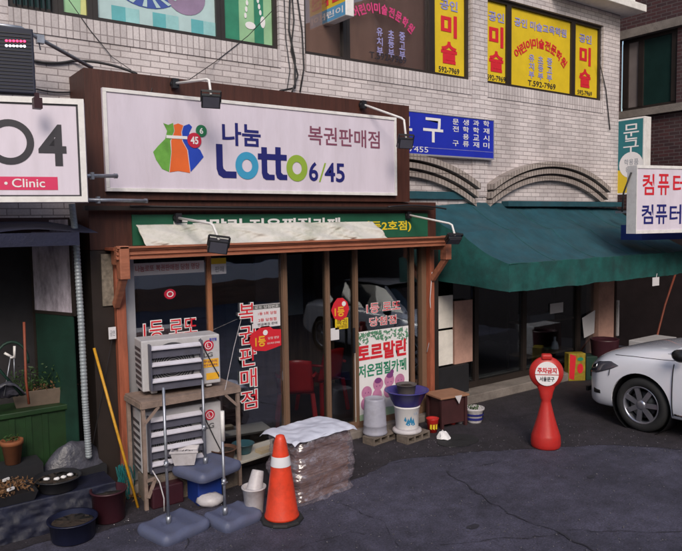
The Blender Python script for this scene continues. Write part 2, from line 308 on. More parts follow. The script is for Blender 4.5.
def txt(mb, s, mtx, u0, u1, v0, v1, bold=.01, d=.004, rot=0., shear=0., ref=None):
    k = (s, bold)
    if k not in TC:
        me = text_mesh(s, bold)
        vs = [v.co.copy() for v in me.vertices]; fs = [tuple(p.vertices) for p in me.polygons]; TC[k] = (vs, fs); bpy.data.meshes.remove(me)
    vs, fs = TC[k]
    rv = vs
    if ref is not None:
        if (s, ref) not in TC: me = text_mesh(s, ref); TC[(s, ref)] = ([v.co.copy() for v in me.vertices], [tuple(p.vertices) for p in me.polygons]); bpy.data.meshes.remove(me)
        rv = TC[(s, ref)][0]
    a, b = min(v.x for v in rv), max(v.x for v in rv); c, e = min(v.y for v in rv), max(v.y for v in rv)
    cu, cv = (u0 + u1) / 2, (v0 + v1) / 2; nv = []
    for v in vs:
        u = ((v.x - a) / (b - a) - .5) * (u1 - u0); w = ((v.y - c) / (e - c) - .5) * (v1 - v0)
        if rot: u, w = u * math.cos(rot) - w * math.sin(rot), u * math.sin(rot) + w * math.cos(rot)
        nv.append(mb.bm.verts.new(mtx @ Vector((cu + u, cv + w + shear * u, d))))
    for f in fs: mb.face([nv[i] for i in f])
    return mb
def span(px0, py1, px1, py0, y):        # photo box -> u0,u1,v0,v1 on the wall plane y (top taken in the middle)
    a = W(px0, (py0 + py1) / 2, y); b = W(px1, (py0 + py1) / 2, y); m = (px0 + px1) / 2
    return a.x, b.x, W(m, py1, y).z, W(m, py0, y).z
def arc_txt(mb, s, mtx, cu, cv, r, a0, a1, w, h, bold=.02, d=.004):
    n = len(s)
    for i, ch in enumerate(s):
        a = R(a0 + (a1 - a0) * (i + .5) / n)
        u, v = cu + r * math.sin(a), cv + r * math.cos(a)
        txt(mb, ch, mtx, u - w / 2, u + w / 2, v - h / 2, v + h / 2, bold, d, rot=-a)
def sag(a, b, drop, n=14): a, b = Vector(a), Vector(b); return [a.lerp(b, t / n) + Vector((0, 0, -drop * 4 * (t / n) * (1 - t / n))) for t in range(n + 1)]

YG, YW = 6.4, 6.8                       # shop glass line, upper brick wall
# ================================================================== GROUND
b = MB(); b.grid(lambda u, v: Vector((-150 + 300 * u, -150 + 300 * v, 0)), 8, 8, False); g = struct(b.out('road', M['asphalt']))
edge = [(-3, 6.2), (1.0, 5.75), (2.2, 5.62), (3.0, 5.45), (3.9, 5.25), (4.6, 5.45), (5.4, 5.15), (6.2, 4.72), (6.9, 4.3), (7.3, 3.75), (8.2, 3.5), (9.6, 3.4), (12, 3.3), (16, 3.2)]
b = MB(); pts = []
for (x0, y0), (x1, y1) in zip(edge, edge[1:]):
    for t in range(12): x, y = x0 + (x1 - x0) * t / 12, y0 + (y1 - y0) * t / 12; pts.append((x, y + .08 * noise.noise(Vector((x * 3, 0, 0))) + .04 * noise.noise(Vector((x * 14, 5, 0))) + .02 * noise.noise(Vector((x * 40, 5, 0)))))
pts.append(edge[-1])
pts_edge = [p for p in pts if -1 < p[0] < 10]
for (x0, y0), (x1, y1) in zip(pts, pts[1:]): b.poly([(x0, y0, .004), (x1, y1, .004), (x1, 7.6, .004), (x0, 7.6, .004)])
struct(b.out('pavement', M['asphalt2'], recalc=False))  # strip of darker asphalt from the ragged edge to the shopfronts
def crack(px, w):
    b = MB(); P = [G(*p) for p in px]; q = []
    for a, c in zip(P, P[1:]):
        n = max(2, int((c - a).length / .05))
        for t in range(n):
            p = a.lerp(c, t / n); q.append(p + Vector((noise.noise(p * 5), noise.noise(p * 5 + Vector((9, 9, 9))), 0)) * .05 + Vector((noise.noise(p * 21), noise.noise(p * 21 + Vector((9, 9, 9))), 0)) * .03)
    for i in range(len(q) - 1):
        d = (q[i + 1] - q[i]).normalized(); n_ = Vector((-d.y, d.x, 0))
        w0, w1 = [w * (.15 + abs(noise.noise(q[j] * 9)) * 1.7) for j in (i, i + 1)]
        b.poly([q[i] - n_ * w0 + Vector((0, 0, .008)), q[i + 1] - n_ * w1 + Vector((0, 0, .008)), q[i + 1] + n_ * w1 + Vector((0, 0, .008)), q[i] + n_ * w0 + Vector((0, 0, .008))])
    return b.out('crack', M['crack'], g, recalc=True)
crack([(446, 472), (470, 488), (492, 503), (520, 519), (560, 533), (600, 556)], .012)
crack([(568, 531), (620, 531), (690, 533)], .009)
crack([(444, 476), (480, 466), (520, 459)], .006)
crack([(440, 545), (490, 541), (530, 539), (566, 532)], .008)
crack([(300, 548), (330, 538), (352, 533), (372, 538)], .007)
crack([(330, 500), (380, 520), (400, 549)], .004)
crack([(188, 524), (184, 538), (190, 552)], .006)
crack([(355, 470), (400, 462), (447, 452), (480, 441)], .007)
for (px, py, r) in ((591, 477, .032), (473, 527, .04)):
    c = G(px, py); b = MB()
    b.poly([c + Vector((r * 1.6 * math.cos(a) * (1 + .3 * noise.noise(Vector((a, px, 0)))), r * math.sin(a) * (1 + .3 * noise.noise(Vector((a, 0, px)))), .006)) for a in [k * .35 for k in range(18)]])
    b.out('tar_spot', M['crack'], g, recalc=False)

# ================================================================== UPPER BRICK BUILDING
bb = root('brick_building', 'two storey white brick building with dark framed upper windows and blind arches', 'building', (4, 7, 0))
WIN = [(1.30, 4.13), (4.47, 7.26), (7.59, 10.45)]; WZ0, WZ1, SOL = 4.53, 5.77, .2
xs = sorted({-5.0, 10.93} | {v for w in WIN for v in w}); zs = [2.62, WZ0 - SOL, WZ0, WZ1, 8.2]
b = MB()
for i in range(len(xs) - 1):
    for j in range(len(zs) - 1):
        xm = (xs[i] + xs[i + 1]) / 2
        if any(a < xm < c for a, c in WIN) and j in (1, 2): continue
        b.poly([(xs[i], YW, zs[j]), (xs[i + 1], YW, zs[j]), (xs[i + 1], YW, zs[j + 1]), (xs[i], YW, zs[j + 1])])
for a, c in WIN:
    for q in (((a, YW), (a, YW + .16)), ((c, YW + .16), (c, YW))): b.poly([(*q[0], WZ0), (*q[1], WZ0), (*q[1], WZ1), (*q[0], WZ1)])
    b.poly([(a, YW, WZ1), (c, YW, WZ1), (c, YW + .16, WZ1), (a, YW + .16, WZ1)])
b.poly([(10.93, YW, 2.62), (10.93, 14, 2.62), (10.93, 14, 8.2), (10.93, YW, 8.2)]); b.poly([(-5, YW, 2.62), (-5, 14, 2.62), (-5, 14, 8.2), (-5, YW, 8.2)])
b.poly([(-5, YW, 8.2), (10.93, YW, 8.2), (10.93, 14, 8.2), (-5, 14, 8.2)])
b.out('wall', M['white_brick'], bb, recalc=False)
b = MB()
for a, c in WIN: b.box(a - .002, c + .002, YW - .012, YW + .17, WZ0 - SOL, WZ0)
b.out('window_sill_course', M['soldier'], bb)
b = MB(); b.box(9.0, 11.15, 6.45, 7.5, 6.02, 6.14); b.box(9.1, 11.05, 6.6, YW - .003, 6.142, 6.34); b.out('eave', M['white_frame'], bb, bevel=.01)
b = MB()
for k in range(3): b.box(7.27 + .0, 7.58, YW - .02 - .0, YW - .002, 2.9, 8.1) if k == 0 else None
b.out('pilaster', M['white_brick'], bb)
# blind arches
def arch(x0, x1, zs_, zc, name='arch'):
    b = MB(); cx = (x0 + x1) / 2; hc = (x1 - x0) / 2; sg_ = zc - zs_; r = (hc * hc + sg_ * sg_) / (2 * sg_); zc0 = zc - r
    for o, dy in ((0, .16), (.105, .12), (.21, .08)):
        for i in range(30):
            A = []
            for t in (i / 30, (i + 1) / 30):
                x = x0 + (x1 - x0) * t
                for off in (o, o + .072): A.append((x, zc0 + math.sqrt((r - off) ** 2 - (x - cx) ** 2)))
            v = [b.bm.verts.new((x, y, z)) for y in (YW - dy, YW - .001) for x, z in (A[0], A[2], A[3], A[1])]
            for q in ((0, 1, 2, 3), (0, 4, 5, 1), (3, 2, 6, 7)) + (((0, 3, 7, 4),) if i == 0 else ()) + (((1, 5, 6, 2),) if i == 29 else ()): b.face([v[j] for j in q])
    bmesh.ops.remove_doubles(b.bm, verts=b.bm.verts[:], dist=.0005)
    return b.out(name, M['arch_brick'], bb)
arch(4.39, 7.29, 3.08, 3.44); arch(7.57, 10.47, 3.08, 3.45)
# the dark hollow band between the arch rings comes from their steps; ground-floor columns
for x0, x1 in ((6.3, 6.42), (10.62, 10.93), (-5, -4.6)): b = MB(); b.box(x0, x1, YW - .0, YW + .5, 0, 2.62); b.out('column', M['darkgrey'], bb)
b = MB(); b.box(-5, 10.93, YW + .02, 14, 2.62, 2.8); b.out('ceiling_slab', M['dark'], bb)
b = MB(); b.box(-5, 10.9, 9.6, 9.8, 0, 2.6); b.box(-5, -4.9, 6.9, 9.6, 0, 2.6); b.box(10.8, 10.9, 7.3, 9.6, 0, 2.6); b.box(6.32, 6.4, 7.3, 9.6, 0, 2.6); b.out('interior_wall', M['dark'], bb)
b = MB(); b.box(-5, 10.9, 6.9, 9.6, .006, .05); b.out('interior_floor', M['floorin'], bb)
b = MB(); b.box(-5, 10.9, 6.99, 7.0, 4.3, 6.0); b.out('upper_blind', mat('brown_blind', (.50, .36, .32), .8, var=.4, vs=1.5, stretch=(1, 1, .2)), bb)  # brown blind added close behind the glass so the upper windows show lighter

def win_frame(x0, x1, name='window', z0=WZ0, z1=WZ1, t=.05):
    b = MB(); y0, y1 = YW + .05, YW + .12
    b.box(x0, x1, y0, y1, z0, z0 + t); b.box(x0, x1, y0, y1, z1 - t, z1)
    b.box(x0, x0 + t, y0, y1, z0 + t, z1 - t); b.box(x1 - t, x1, y0, y1, z0 + t, z1 - t)
    return b.out(name, M['dkframe'], bb)
def pane(x0, x1, par, m, z0=WZ0 + .05, z1=WZ1 - .05, name='pane', y=YW + .085, label=None):
    b = MB(); b.box(x0, x1, y, y + .008, z0, z1); return b.out(name, m, par, label=label)
Yp = YW + .083
# --- window A: railing, yellow-green, mural, green panel
w = win_frame(1.30, 1.74); pane(1.35, 1.69, w, M['slate'])
b = MB()
for k in range(7): b.tube([(1.37 + k * .05, YW + .01, WZ0 + .02), (1.37 + k * .05, YW + .01, WZ1 - .05)], .007, 6)
b.tube([(1.31, YW + .01, WZ0 + .55), (1.73, YW + .01, WZ0 + .55)], .007, 6); b.out('railing', M['black'], w)
Mg = fac(Yp)
def art(x0, x1, base): w = win_frame(x0, x1); p = pane(x0 + .05, x1 - .05, w, base, label=None); return w, p
mint = mat('mint_film', (.30, .52, .30), .5, var=.2, vs=3); lemon = mat('lemon_film', (.60, .62, .25), .5); pale = mat('pale_aqua_film', (.45, .60, .62), .5, var=.1); aqua = mat('aqua_film', (.12, .42, .46), .5, var=.15); aqua2 = mat('light_aqua_film', (.30, .56, .58), .5); dblue = mat('mural_blue', (.05, .09, .35), .5); mauve2 = mat('mural_mauve', (.28, .20, .32), .5); dgreen = mat('deep_green_film', (.03, .22, .13), .5)
w, p = art(1.742, 2.06, lemon)
b = MB(); b.flat(Mg, [(1.80, WZ0 + .05), (1.95, WZ0 + .05), (1.98, WZ0 + .6), (1.80, WZ0 + .7)]); b.out('film_patch', mint, p)
w, p = art(2.062, 3.42, pale)
xw = (3.37 - 2.112) / 9
for k in range(9):
    if k % 3: b = MB(); b.flat(Mg, [(2.112 + k * xw, WZ0 + .05), (2.112 + (k + 1) * xw, WZ0 + .05), (2.112 + (k + 1) * xw, WZ0 + .20), (2.112 + k * xw, WZ0 + .20)]); b.out('painted_square', aqua if k % 3 == 1 else aqua2, p)
b = MB(); b.ell(Mg, 2.62, WZ0 + .42, .34, .19, .002); b.ell(Mg, 2.45, WZ0 + .60, .24, .24, .003); b.out('painted_shape', dblue, p)
b = MB(); b.ell(Mg, 3.04, WZ0 + .42, .22, .19, .0025); b.ell(Mg, 3.2, WZ0 + .66, .12, .15, .0035); b.out('painted_cloud', mauve2, p)
b = MB()
for k in range(12): a = k * .45 + 3.2; b.flat(Mg, [(2.62, WZ0 + .42), (2.62 + .33 * math.cos(a), WZ0 + .42 + .18 * math.sin(a)), (2.62 + .33 * math.cos(a + .15), WZ0 + .42 + .18 * math.sin(a + .15))], .005)
b.out('painted_stripes', pale, p)
w, p = art(3.422, 4.13, mint)
b = MB(); b.flat(Mg, [(3.472, WZ0 + .05), (3.66, WZ0 + .05), (3.66, WZ1 - .05), (3.472, WZ1 - .05)]); b.flat(Mg, [(3.85, WZ0 + .05), (3.97, WZ0 + .05), (3.97, WZ1 - .05), (3.85, WZ1 - .05)]); b.out('green_stripe', dgreen, p)
b = MB(); b.ell(Mg, 3.80, WZ0 + .24, .065, .04, .004); b.ell(Mg, 3.96, WZ0 + .30, .032, .065, .0045)
for k in range(6): b.ell(Mg, 3.74 + k * .012, WZ0 + .34 + k * .07, .016, .03, .005); b.ell(Mg, 3.93 - k * .014, WZ0 + .40 + k * .065, .016, .03, .0055)
b.out('painted_figure', M['white'], p)
# --- window B
w = win_frame(4.47, 5.12); pane(4.52, 5.07, w, M['glass2'])
w = win_frame(5.122, 6.56); p = pane(5.172, 6.51, w, M['glass2'])
b = MB(); arc_txt(b, '어린이미술전문학원', Mg, 5.70, WZ0 - .12, .86, -33, 40, .10, .13, .03); b.out('lettering', M['pinkink'], p)
b = MB()
for k, s in enumerate(('유치부', '초등부', '중고부')):
    for j, ch in enumerate(s): u = 5.62 + k * .19; v = WZ0 + .50 - j * .12; txt(b, ch, Mg, u, u + .10, v - .105, v, .02)
b.out('lettering', M['lilac'], p)
b = MB(); txt(b, 'T.592-7969', Mg, 5.50, 6.12, WZ0 + .10, WZ0 + .185, .012); b.out('lettering', M['ink'], p)
def art_panel(x0, x1, par_x0, par_x1, narrow=True, big=1.):
    w = win_frame(par_x0, par_x1); p = pane(par_x0 + .05, par_x1 - .05, w, M['yellowfilm'])
    if narrow:
        c = (x0 + x1) / 2; hw = .155 * big
        b = MB(); txt(b, '미', Mg, c - hw, c + hw, WZ0 + .56, WZ0 + .86, .04); txt(b, '술', Mg, c - hw, c + hw, WZ0 + .20, WZ0 + .50, .04); b.out('lettering', M['red'], p)
        b = MB(); txt(b, '공인', Mg, c - .17, c + .17, WZ0 + .92, WZ0 + 1.06, .03); b.out('lettering', M['lilac'], p)
        b = MB(); txt(b, '592-7969', Mg, c - .2, c + .2, WZ0 + .075, WZ0 + .15, .012); b.out('lettering', M['ink'], p)
    return w, p
art_panel(6.62, 7.2, 6.562, 7.258)
# --- window C
art_panel(7.64, 8.12, 7.59, 8.13)
w, p = art_panel(0, 0, 8.132, 9.70, narrow=False)
b = MB(); arc_txt(b, '어린이미술전문학원', Mg, 8.92, WZ0 - .13, .88, -45, 45, .14, .15, .03); b.out('lettering', M['red'], p)
b = MB()
for k, s in enumerate(('유치부', '초등부', '중고부')):
    for j, ch in enumerate(s): u = 8.62 + k * .22; v = WZ0 + .56 - j * .125; txt(b, ch, Mg, u, u + .13, v - .11, v, .03)
txt(b, '공인 미술교육학원', Mg, 8.28, 9.55, WZ0 + .93, WZ0 + 1.06, .03); b.out('lettering', M['lilac'], p)
b = MB(); txt(b, 'T.592-7969', Mg, 8.60, 9.28, WZ0 + .085, WZ0 + .17, .012); b.out('lettering', M['ink'], p)
art_panel(9.76, 10.36, 9.702, 10.45)
# cables hanging on wall
def cable(pts, r, label, group='cables strung along the brick wall'):
    b = MB(); b.tube(pts, r, 6); return tag(b.out('cable', M['cable']), label, 'cable', group)
y_ = YW - .02
cable([W(60, 88, y_ - .3), W(30, 61, y_ - .3)] [::-1] if False else sag(W(34, 61, y_), W(72, 61, y_), .02) + sag(W(73, 61, y_), W(137, 74, y_ - .35), -.035), .012, 'thick black cable looping over the left end of the brown board')
cable(sag(W(36, 89, y_), W(72, 92, y_), .015), .008, 'short dark cable between LED panel and brown board')
cable([W(66, -4, y_), W(90, 30, y_), W(112, 57, y_), W(131, 70, y_ - .3)], .004, 'thin wire slanting down from mural window to brown board')
cable([W(275, 8, y_), W(248, 36, y_), W(215, 62, y_), W(186, 82, y_ - .35)], .004, 'thin wire rising from floodlight to green window panel')
cable([W(290, -5, y_), W(289, 30, y_), W(295, 60, y_), W(295, 88, y_), W(280, 91, y_ - .3)], .012, 'black cable hanging left between the two upper window bays')
cable([W(297, -5, y_), W(302, 30, y_), W(304, 68, y_), W(300, 92, y_)], .010, 'black cable hanging right between the two upper window bays')
cable([W(599, 60, y_), W(606, 90, y_), W(610, 130, y_)], .008, 'thin cable running down wall beside right yellow window')
cable([W(292, -5, y_), W(294, 20, y_), W(291, 50, y_), W(298, 75, y_), W(292, 92, y_ - .2)], .009, 'black cable crossing between its two neighbours on the brick pier')
cable([W(284, -5, y_), W(286, 40, y_), W(290, 70, y_), W(287, 90, y_ - .2)], .006, 'thinnest black cable leftmost on the brick pier beside green window')
b = MB(); pp = W(124, 87, 6.27); b.tube([W(152, 88, 6.30), W(148, 102, 6.29), W(140, 125, 6.29), W(107, 152, 6.29)], .004, 5); tag(b.out('cable', M['cable']), 'thin grey wire crossing upper left corner of lotto sign', 'cable')

# ================================================================== NEON/LED + NEIGHBOUR SIGN
sg = root('shop_signboard', 'white framed signboard reading O4 with red Clinic bar at left edge', 'sign', W(88, 202, 5.7) , R(-17))
Ls = fac(0)                                  # local frame: u runs right along the sign; origin bottom right corner
b = MB(); b.box(-2.6, 0, 0, .22, 0, .82); b.out('panel', M['white_acr'], sg, world=False)
b = MB(); fr = .045
b.box(-2.6, 0, -.015, .0, 0, fr); b.box(-2.6, 0, -.015, .0, .82 - fr, .82); b.box(-fr, 0, -.015, 0, fr, .82 - fr); b.out('frame', M['white_frame'], sg, world=False)
b = MB()
for q in ((-2.6, -fr - .0, fr, fr + .012), (-2.6, -fr, .82 - fr - .012, .82 - fr), (-fr - .016, -fr, fr + .012, .82 - fr - .012)): b.flat(Ls, [(q[0], q[2]), (q[1], q[2]), (q[1], q[3]), (q[0], q[3])], .004)
b.out('inner_line', M['ink'], sg, world=False)
def Lpt(px, py):                            # photo pixel -> (u, v) on that sign
    m = wmat(sg); o = m.translation; n = (m.to_3x3() @ Vector((0, 1, 0))); d = ray(px, py)
    p = CAM + d * ((o - CAM).dot(n) / d.dot(n)); q = m.inverted() @ p; return q.x, q.z
u1, vt = Lpt(33, 120); _, vb = Lpt(33, 165); h = vt - vb; u4a, _ = Lpt(38, 140); u4b, _ = Lpt(66, 140)
b = MB(); b.ring(Ls, u1 - h / 2, (vt + vb) / 2, h / 2, h / 2, h * .15, .004); txt(b, '4', Ls, u4a, u4b, Lpt(52, 166)[1], Lpt(52, 124.5)[1], .02)
b.out('lettering', M['ink'], sg, world=False)
ub, v1 = Lpt(57.5, 177); _, v0 = Lpt(57.5, 190)
b = MB(); b.flat(Ls, [(-2.3, v0), (ub, v0), (ub, v1), (-2.3, v1)], .003); b.out('red_bar', M['pinkred'], sg, world=False)
b = MB(); txt(b, 'Clinic', Ls, Lpt(12, 182)[0], Lpt(45, 182)[0], v0 + .02, v1 - .015, .01, .006); b.ell(Ls, Lpt(6, 182)[0], (v0 + v1) / 2, .012, .012, .006); b.out('lettering', M['white'], sg, world=False)
# floodlight clamp on top of it, struts to brown board
b = MB(); q = W(37, 101, 5.6); b.box(q.x - .03, q.x + .03, q.y - .04, q.y + .03, q.z - .06, q.z + .02); b.beam(q + Vector((0, 0, .02)), q + Vector((0, 0, .06)), .03, .03); b.out('clamp', M['maroon'], sg)
for (p0, p1, yy, lb) in (((80, 176), (117, 176), 6.1, 'upper grey steel pipe bracing the clinic sign to the brown board'), ((86, 200), (147, 201), 6.2, 'lower grey steel pipe bracing the clinic sign below the lotto sign')):
    b = MB(); b.tube([W(*p0, yy - .2), W(*p1, yy)], .017, 10); b.tube([W(p1[0] - 3, p1[1], yy), W(p1[0] + .3, p1[1], yy)], .022, 10); q = W(p0[0] + 12, p0[1], yy - .15); b.box(q.x - .012, q.x + .012, q.y - .025, q.y + .025, q.z - .03, q.z + .03)
    tag(b.out('brace_pipe', M['galv']), lb, 'pipe', 'pipes bracing the clinic sign')
lp = root('led_sign', 'black LED dot display with red and white lit rows above clinic sign', 'display', W(10, 98, 6.2), R(-12))
a0 = W(35, 94, 6.2)
def D(px, py): m = wmat(lp); n = m.to_3x3() @ Vector((0, 1, 0)); d = ray(px, py); p = CAM + d * ((m.translation - CAM).dot(n) / d.dot(n)); q = m.inverted() @ p; return q.x, q.z
ur, vb = D(36, 94); _, vt = D(32, 29)
b = MB(); b.box(-1.2, ur, 0, .12, vb, vt); b.out('housing', M['led'], lp, world=False, bevel=.008)
b = MB()
k = 0
while vb + .03 + k * .028 < vt - .03: b.box(-1.15, ur - .02, -.006, -.001, vb + .03 + k * .028, vb + .036 + k * .028); k += 1
b.out('louvre', M['black'], lp, world=False)
for py, mm in ((41.0, 'ledred'), (46.0, 'ledwhite')):
    b = MB()
    for k in range(6): u, v = D(6.5 + k * 3.6, py + k * .12); b.ell(Ls, u, v, .011, .010, .009, 8)
    b.out('lit_dots', M[mm], lp, world=False)
b = MB(); b.tube([W(-10, 24, 6.25), W(20, 28, 6.28), W(92, 68, 6.6)], .018, 8); b.box(*(lambda q: (q.x - .03, q.x + .03, q.y - .03, q.y + .03, q.z - .035, q.z + .035))(W(40, 39.5, 6.36))); b.tube([W(38, 38, 6.36), W(40.5, 50, 6.36)], .006, 6)
tag(b.out('sign_arm', M['galv']), 'slanting grey steel arm holding the LED display to wall', 'bracket')

# ================================================================== LOTTO SHOP
sh = root('lottery_shop', 'brown timber shopfront with green fascia and tall sliding glass doors', 'shop', (4, YG, 0))
YB = 6.32
b = MB(); b.box(1.80, 5.66, YB, YW - .004, 2.80, 3.965); b.out('sign_board', M['wood'], sh)
b = MB(); b.box(1.80, 6.14, YB + .04, YW - .006, 2.34, 2.797); b.out('fascia_board', M['wood'], sh)
b = MB(); b.box(1.80, 1.998, YB + .05, YW - .008, 0, 2.337); b.out('side_panel', M['dkframe'], sh)
b = MB(); b.box(6.06, 6.2, YB + .06, YW - .008, 0, 2.337); b.out('side_panel', M['dkframe'], sh)
b = MB(); b.box(1.74, 6.0, YB - .07, YB - .002, 2.70, 2.74); b.out('ledge', M['dkframe'], sh)
b = MB(); gx0, gx1 = 2.19, 5.98; b.box(gx0, gx1, YB + .02, YB + .038, 2.37, 2.66); fa = b.out('green_panel', M['fascia'], sh)
# lettering on the green panel, its lower half behind the tarp
Mf = fac(YB + .02)
b = MB(); u = span(172, 232, 330, 214, YB + .02); txt(b, '토르말린 저온찜질카페', Mf, W(172, 222, YB).x, W(341, 222, YB).x, 2.47, 2.615, .03); b.out('lettering', M['white'], fa)
b = MB(); txt(b, '(길동2호점)', Mf, W(357, 226, YB).x, W(412, 226, YB).x, 2.435, 2.57, .025); b.out('lettering', M['yellow'], fa)
# posts
for x0, x1, lb in ((2.0, 2.09, None), (5.98, 6.055, None)):
    b = MB(); b.box(x0, x1, 6.30, 6.39, 0, 2.33); b.out('post', M['post_wood'], sh, bevel=.006)
# canopy beam (three mouldings) and brackets
YC = 6.02
b = MB(); x0, x1 = 1.93, 6.06
for z0, z1, dy in ((2.255, 2.275, .0), (2.275, 2.295, .018), (2.295, 2.315, .0), (2.315, 2.335, .018), (2.335, 2.352, .0), (2.352, 2.372, -.02)): b.box(x0, x1, YC + dy, YC + .07 - (0.0015 if dy else 0), z0, z1)
b.out('canopy_beam', M['orange_wood'], sh, bevel=.003)
b = MB(); b.box(x0, x1, YC + .072, YB + .038, 2.335, 2.36); b.out('canopy_top', M['post_wood'], sh)
for x in (1.95, 5.97):
    b = MB(); b.box(x, x + .09, YC - .02, YC + .09, 2.08, 2.378); b.box(x + .015, x + .075, YC + .092, 6.298, 2.20, 2.33)
    b.beam((x + .045, YC + .03, 2.10), (x + .045, 6.30, 1.82), .06, .07); b.out('bracket', M['orange_wood'], sh, bevel=.008)
b = MB(); b.box(W(103, 280, YB).x, 1.995, YB + .03, YB + .046, W(110, 306, YB).z, 2.30); b.out('tiled_strip', mat('mottled_stone', (.20, .17, .14), .6, var=.6, vs=22), sh)
# glazing
xs_ = [W(129, 300, YG).x, W(209, 300, YG).x, W(284, 300, YG).x, W(326.5, 300, YG).x, W(355, 300, YG).x, W(411, 300, YG).x]
b = MB(); b.box(2.092, 2.20, YG - .03, YG + .05, .1, 2.33); b.out('door_jamb', M['alu'], sh, bevel=.004)
for i, x in enumerate(xs_[1:]):
    wd_ = .045 if i in (0, 3) else .055
    b = MB(); b.box(x - wd_ / 2, x + wd_ / 2, YG - .035, YG + .04, .12, 2.33); b.box(x - wd_ / 2 + .014, x + wd_ / 2 - .014, YG - .045, YG - .036, .12, 2.33)
    b.out('mullion', M['bronze'] if i else mat('orange_mullion', (.42, .18, .09), .5, .2, var=.15), sh, bevel=.003)
b = MB(); b.box(5.90, 5.977, YG - .03, YG + .05, .1, 2.33); b.out('door_jamb', M['bronze'], sh)
for z0, z1 in ((2.27, 2.335), (.091, .17)): b = MB(); b.box(2.2, 5.9, YG - .028, YG + .048, z0, z1); b.out('door_rail', M['bronze'], sh)
b = MB(); b.box(1.78, 6.2, YG - .12, YG + .3, 0.001, .09); b.out('threshold', M['concrete'], sh, bevel=.01)
xe = xs_ + [5.9]; panes = []
for i in range(6):
    b = MB(); yy = YG + (.012 if i % 2 else -.004); b.box(xe[i] + .028, xe[i + 1] - .028, yy, yy + .006, .172, 2.268); panes.append(b.out('glass_pane', M['glassr' if i < 2 else 'glass'], sh))  # left two panes mirror more, to brighten the street reflection
b = MB(); b.box(W(353.5, 350, YG - .05).x - .012, W(353.5, 350, YG - .05).x + .012, YG - .075, YG - .046, 1.02, 1.32); b.out('door_handle', M['black'], sh, bevel=.004)
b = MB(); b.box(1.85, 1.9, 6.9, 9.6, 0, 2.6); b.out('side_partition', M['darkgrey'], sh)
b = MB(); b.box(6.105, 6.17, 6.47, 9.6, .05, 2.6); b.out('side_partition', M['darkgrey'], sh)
b = MB(); b.box(1.95, 6.1, 8.6, 8.65, .05, 2.6); b.out('back_partition', mat('brown_panelling', (.16, .09, .06), .6, var=.4, vs=3, stretch=(6, 1, .5)), sh)
for q in ((3.0, 4.0, 1.3, 2.0), (4.7, 5.5, 1.2, 2.1)): b = MB(); b.box(q[0], q[1], 8.55, 8.597, q[2], q[3]); b.out('wall_board', M['paper'], sh)
b = MB(); b.box(2.2, 3.3, 7.6, 8.2, .06, 1.0); b.out('counter', mat('counter_wood', (.10, .05, .03), .5), sh, bevel=.01)
b = MB(); b.box(4.1, 4.55, 8.3, 8.59, .05, 2.0); b.out('back_cupboard', mat('teal_cupboard', (.01, .05, .045), .5), sh)
# red lettering with white rims on panes
def rimmed(par, s, box, vertical=False, y=YG - .006, m='red', o=.05):
    mm = fac(y); u0, u1, v0, v1 = box
    for mtl, bold, d in (('white', .045, .001), (m, .003, .003)):
        b = MB()
        if vertical:
            n = len(s); hh = (v1 - v0) / n
            for j, ch in enumerate(s): txt(b, ch, mm, u0, u1, v1 - (j + .88) * hh, v1 - j * hh, bold, d, ref=.02)
        else: txt(b, s, mm, u0, u1, v0, v1, bold, d, ref=.02)
        b.out('lettering', M[mtl], par)
rimmed(panes[0], '1등 로또', span(143, 338, 197, 319, YG))
rimmed(panes[0], '당첨점', span(152, 358, 186, 342, YG))
zb, zt = W(247, 412, YG).z, W(247, 303, YG).z
rimmed(panes[1], '복권판매점', (W(239, 350, YG).x, W(256, 350, YG).x, zb, zt), True)
rimmed(panes[4], '1등 로또', span(366, 312, 400, 302, YG)); rimmed(panes[4], '당첨점', span(369, 325, 396, 316, YG))

def card(name, px0, py1, px1, py0, m, label, cat, y=YG - .012, group=None, t=.003):
    u0, u1, v0, v1 = span(px0, py1, px1, py0, y)
    r_ = root(name, label, cat, ((u0 + u1) / 2, y, v0), 0, group); b = MB(); b.box(u0, u1, y - t, y, v0, v1); b.out('sheet', m, r_)
    return r_, fac(y - t), (u0, u1, v0, v1)
r_, mm, (u0, u1, v0, v1) = card('notice', 253, 327, 280, 304, M['paper'], 'white printed notice taped on glass above red sticker', 'notice')
b = MB(); b.flat(mm, [(u0, v1 - .05), (u1, v1 - .05), (u1, v1 - .005), (u0, v1 - .005)], .002); b.out('header', mat('grey_print', (.12, .12, .12), .6), r_)
b = MB(); txt(b, '로또 당첨번호', mm, u0 + .02, u1 - .02, v1 - .045, v1 - .012, .0, .004); b.out('lettering', M['white'], r_)
b = MB()
for k, s in enumerate(('1등 5회 당첨', '2등 당첨점')): txt(b, s, mm, u0 + .06, u1 - .05, v1 - .115 - k * .07, v1 - .08 - k * .07, .01, .003)
b.out('lettering', M['red'], r_)
b = MB(); txt(b, '연금복권 판매', mm, u0 + .05, u1 - .04, v0 + .02, v0 + .05, .01, .003); b.out('lettering', M['ink'], r_)
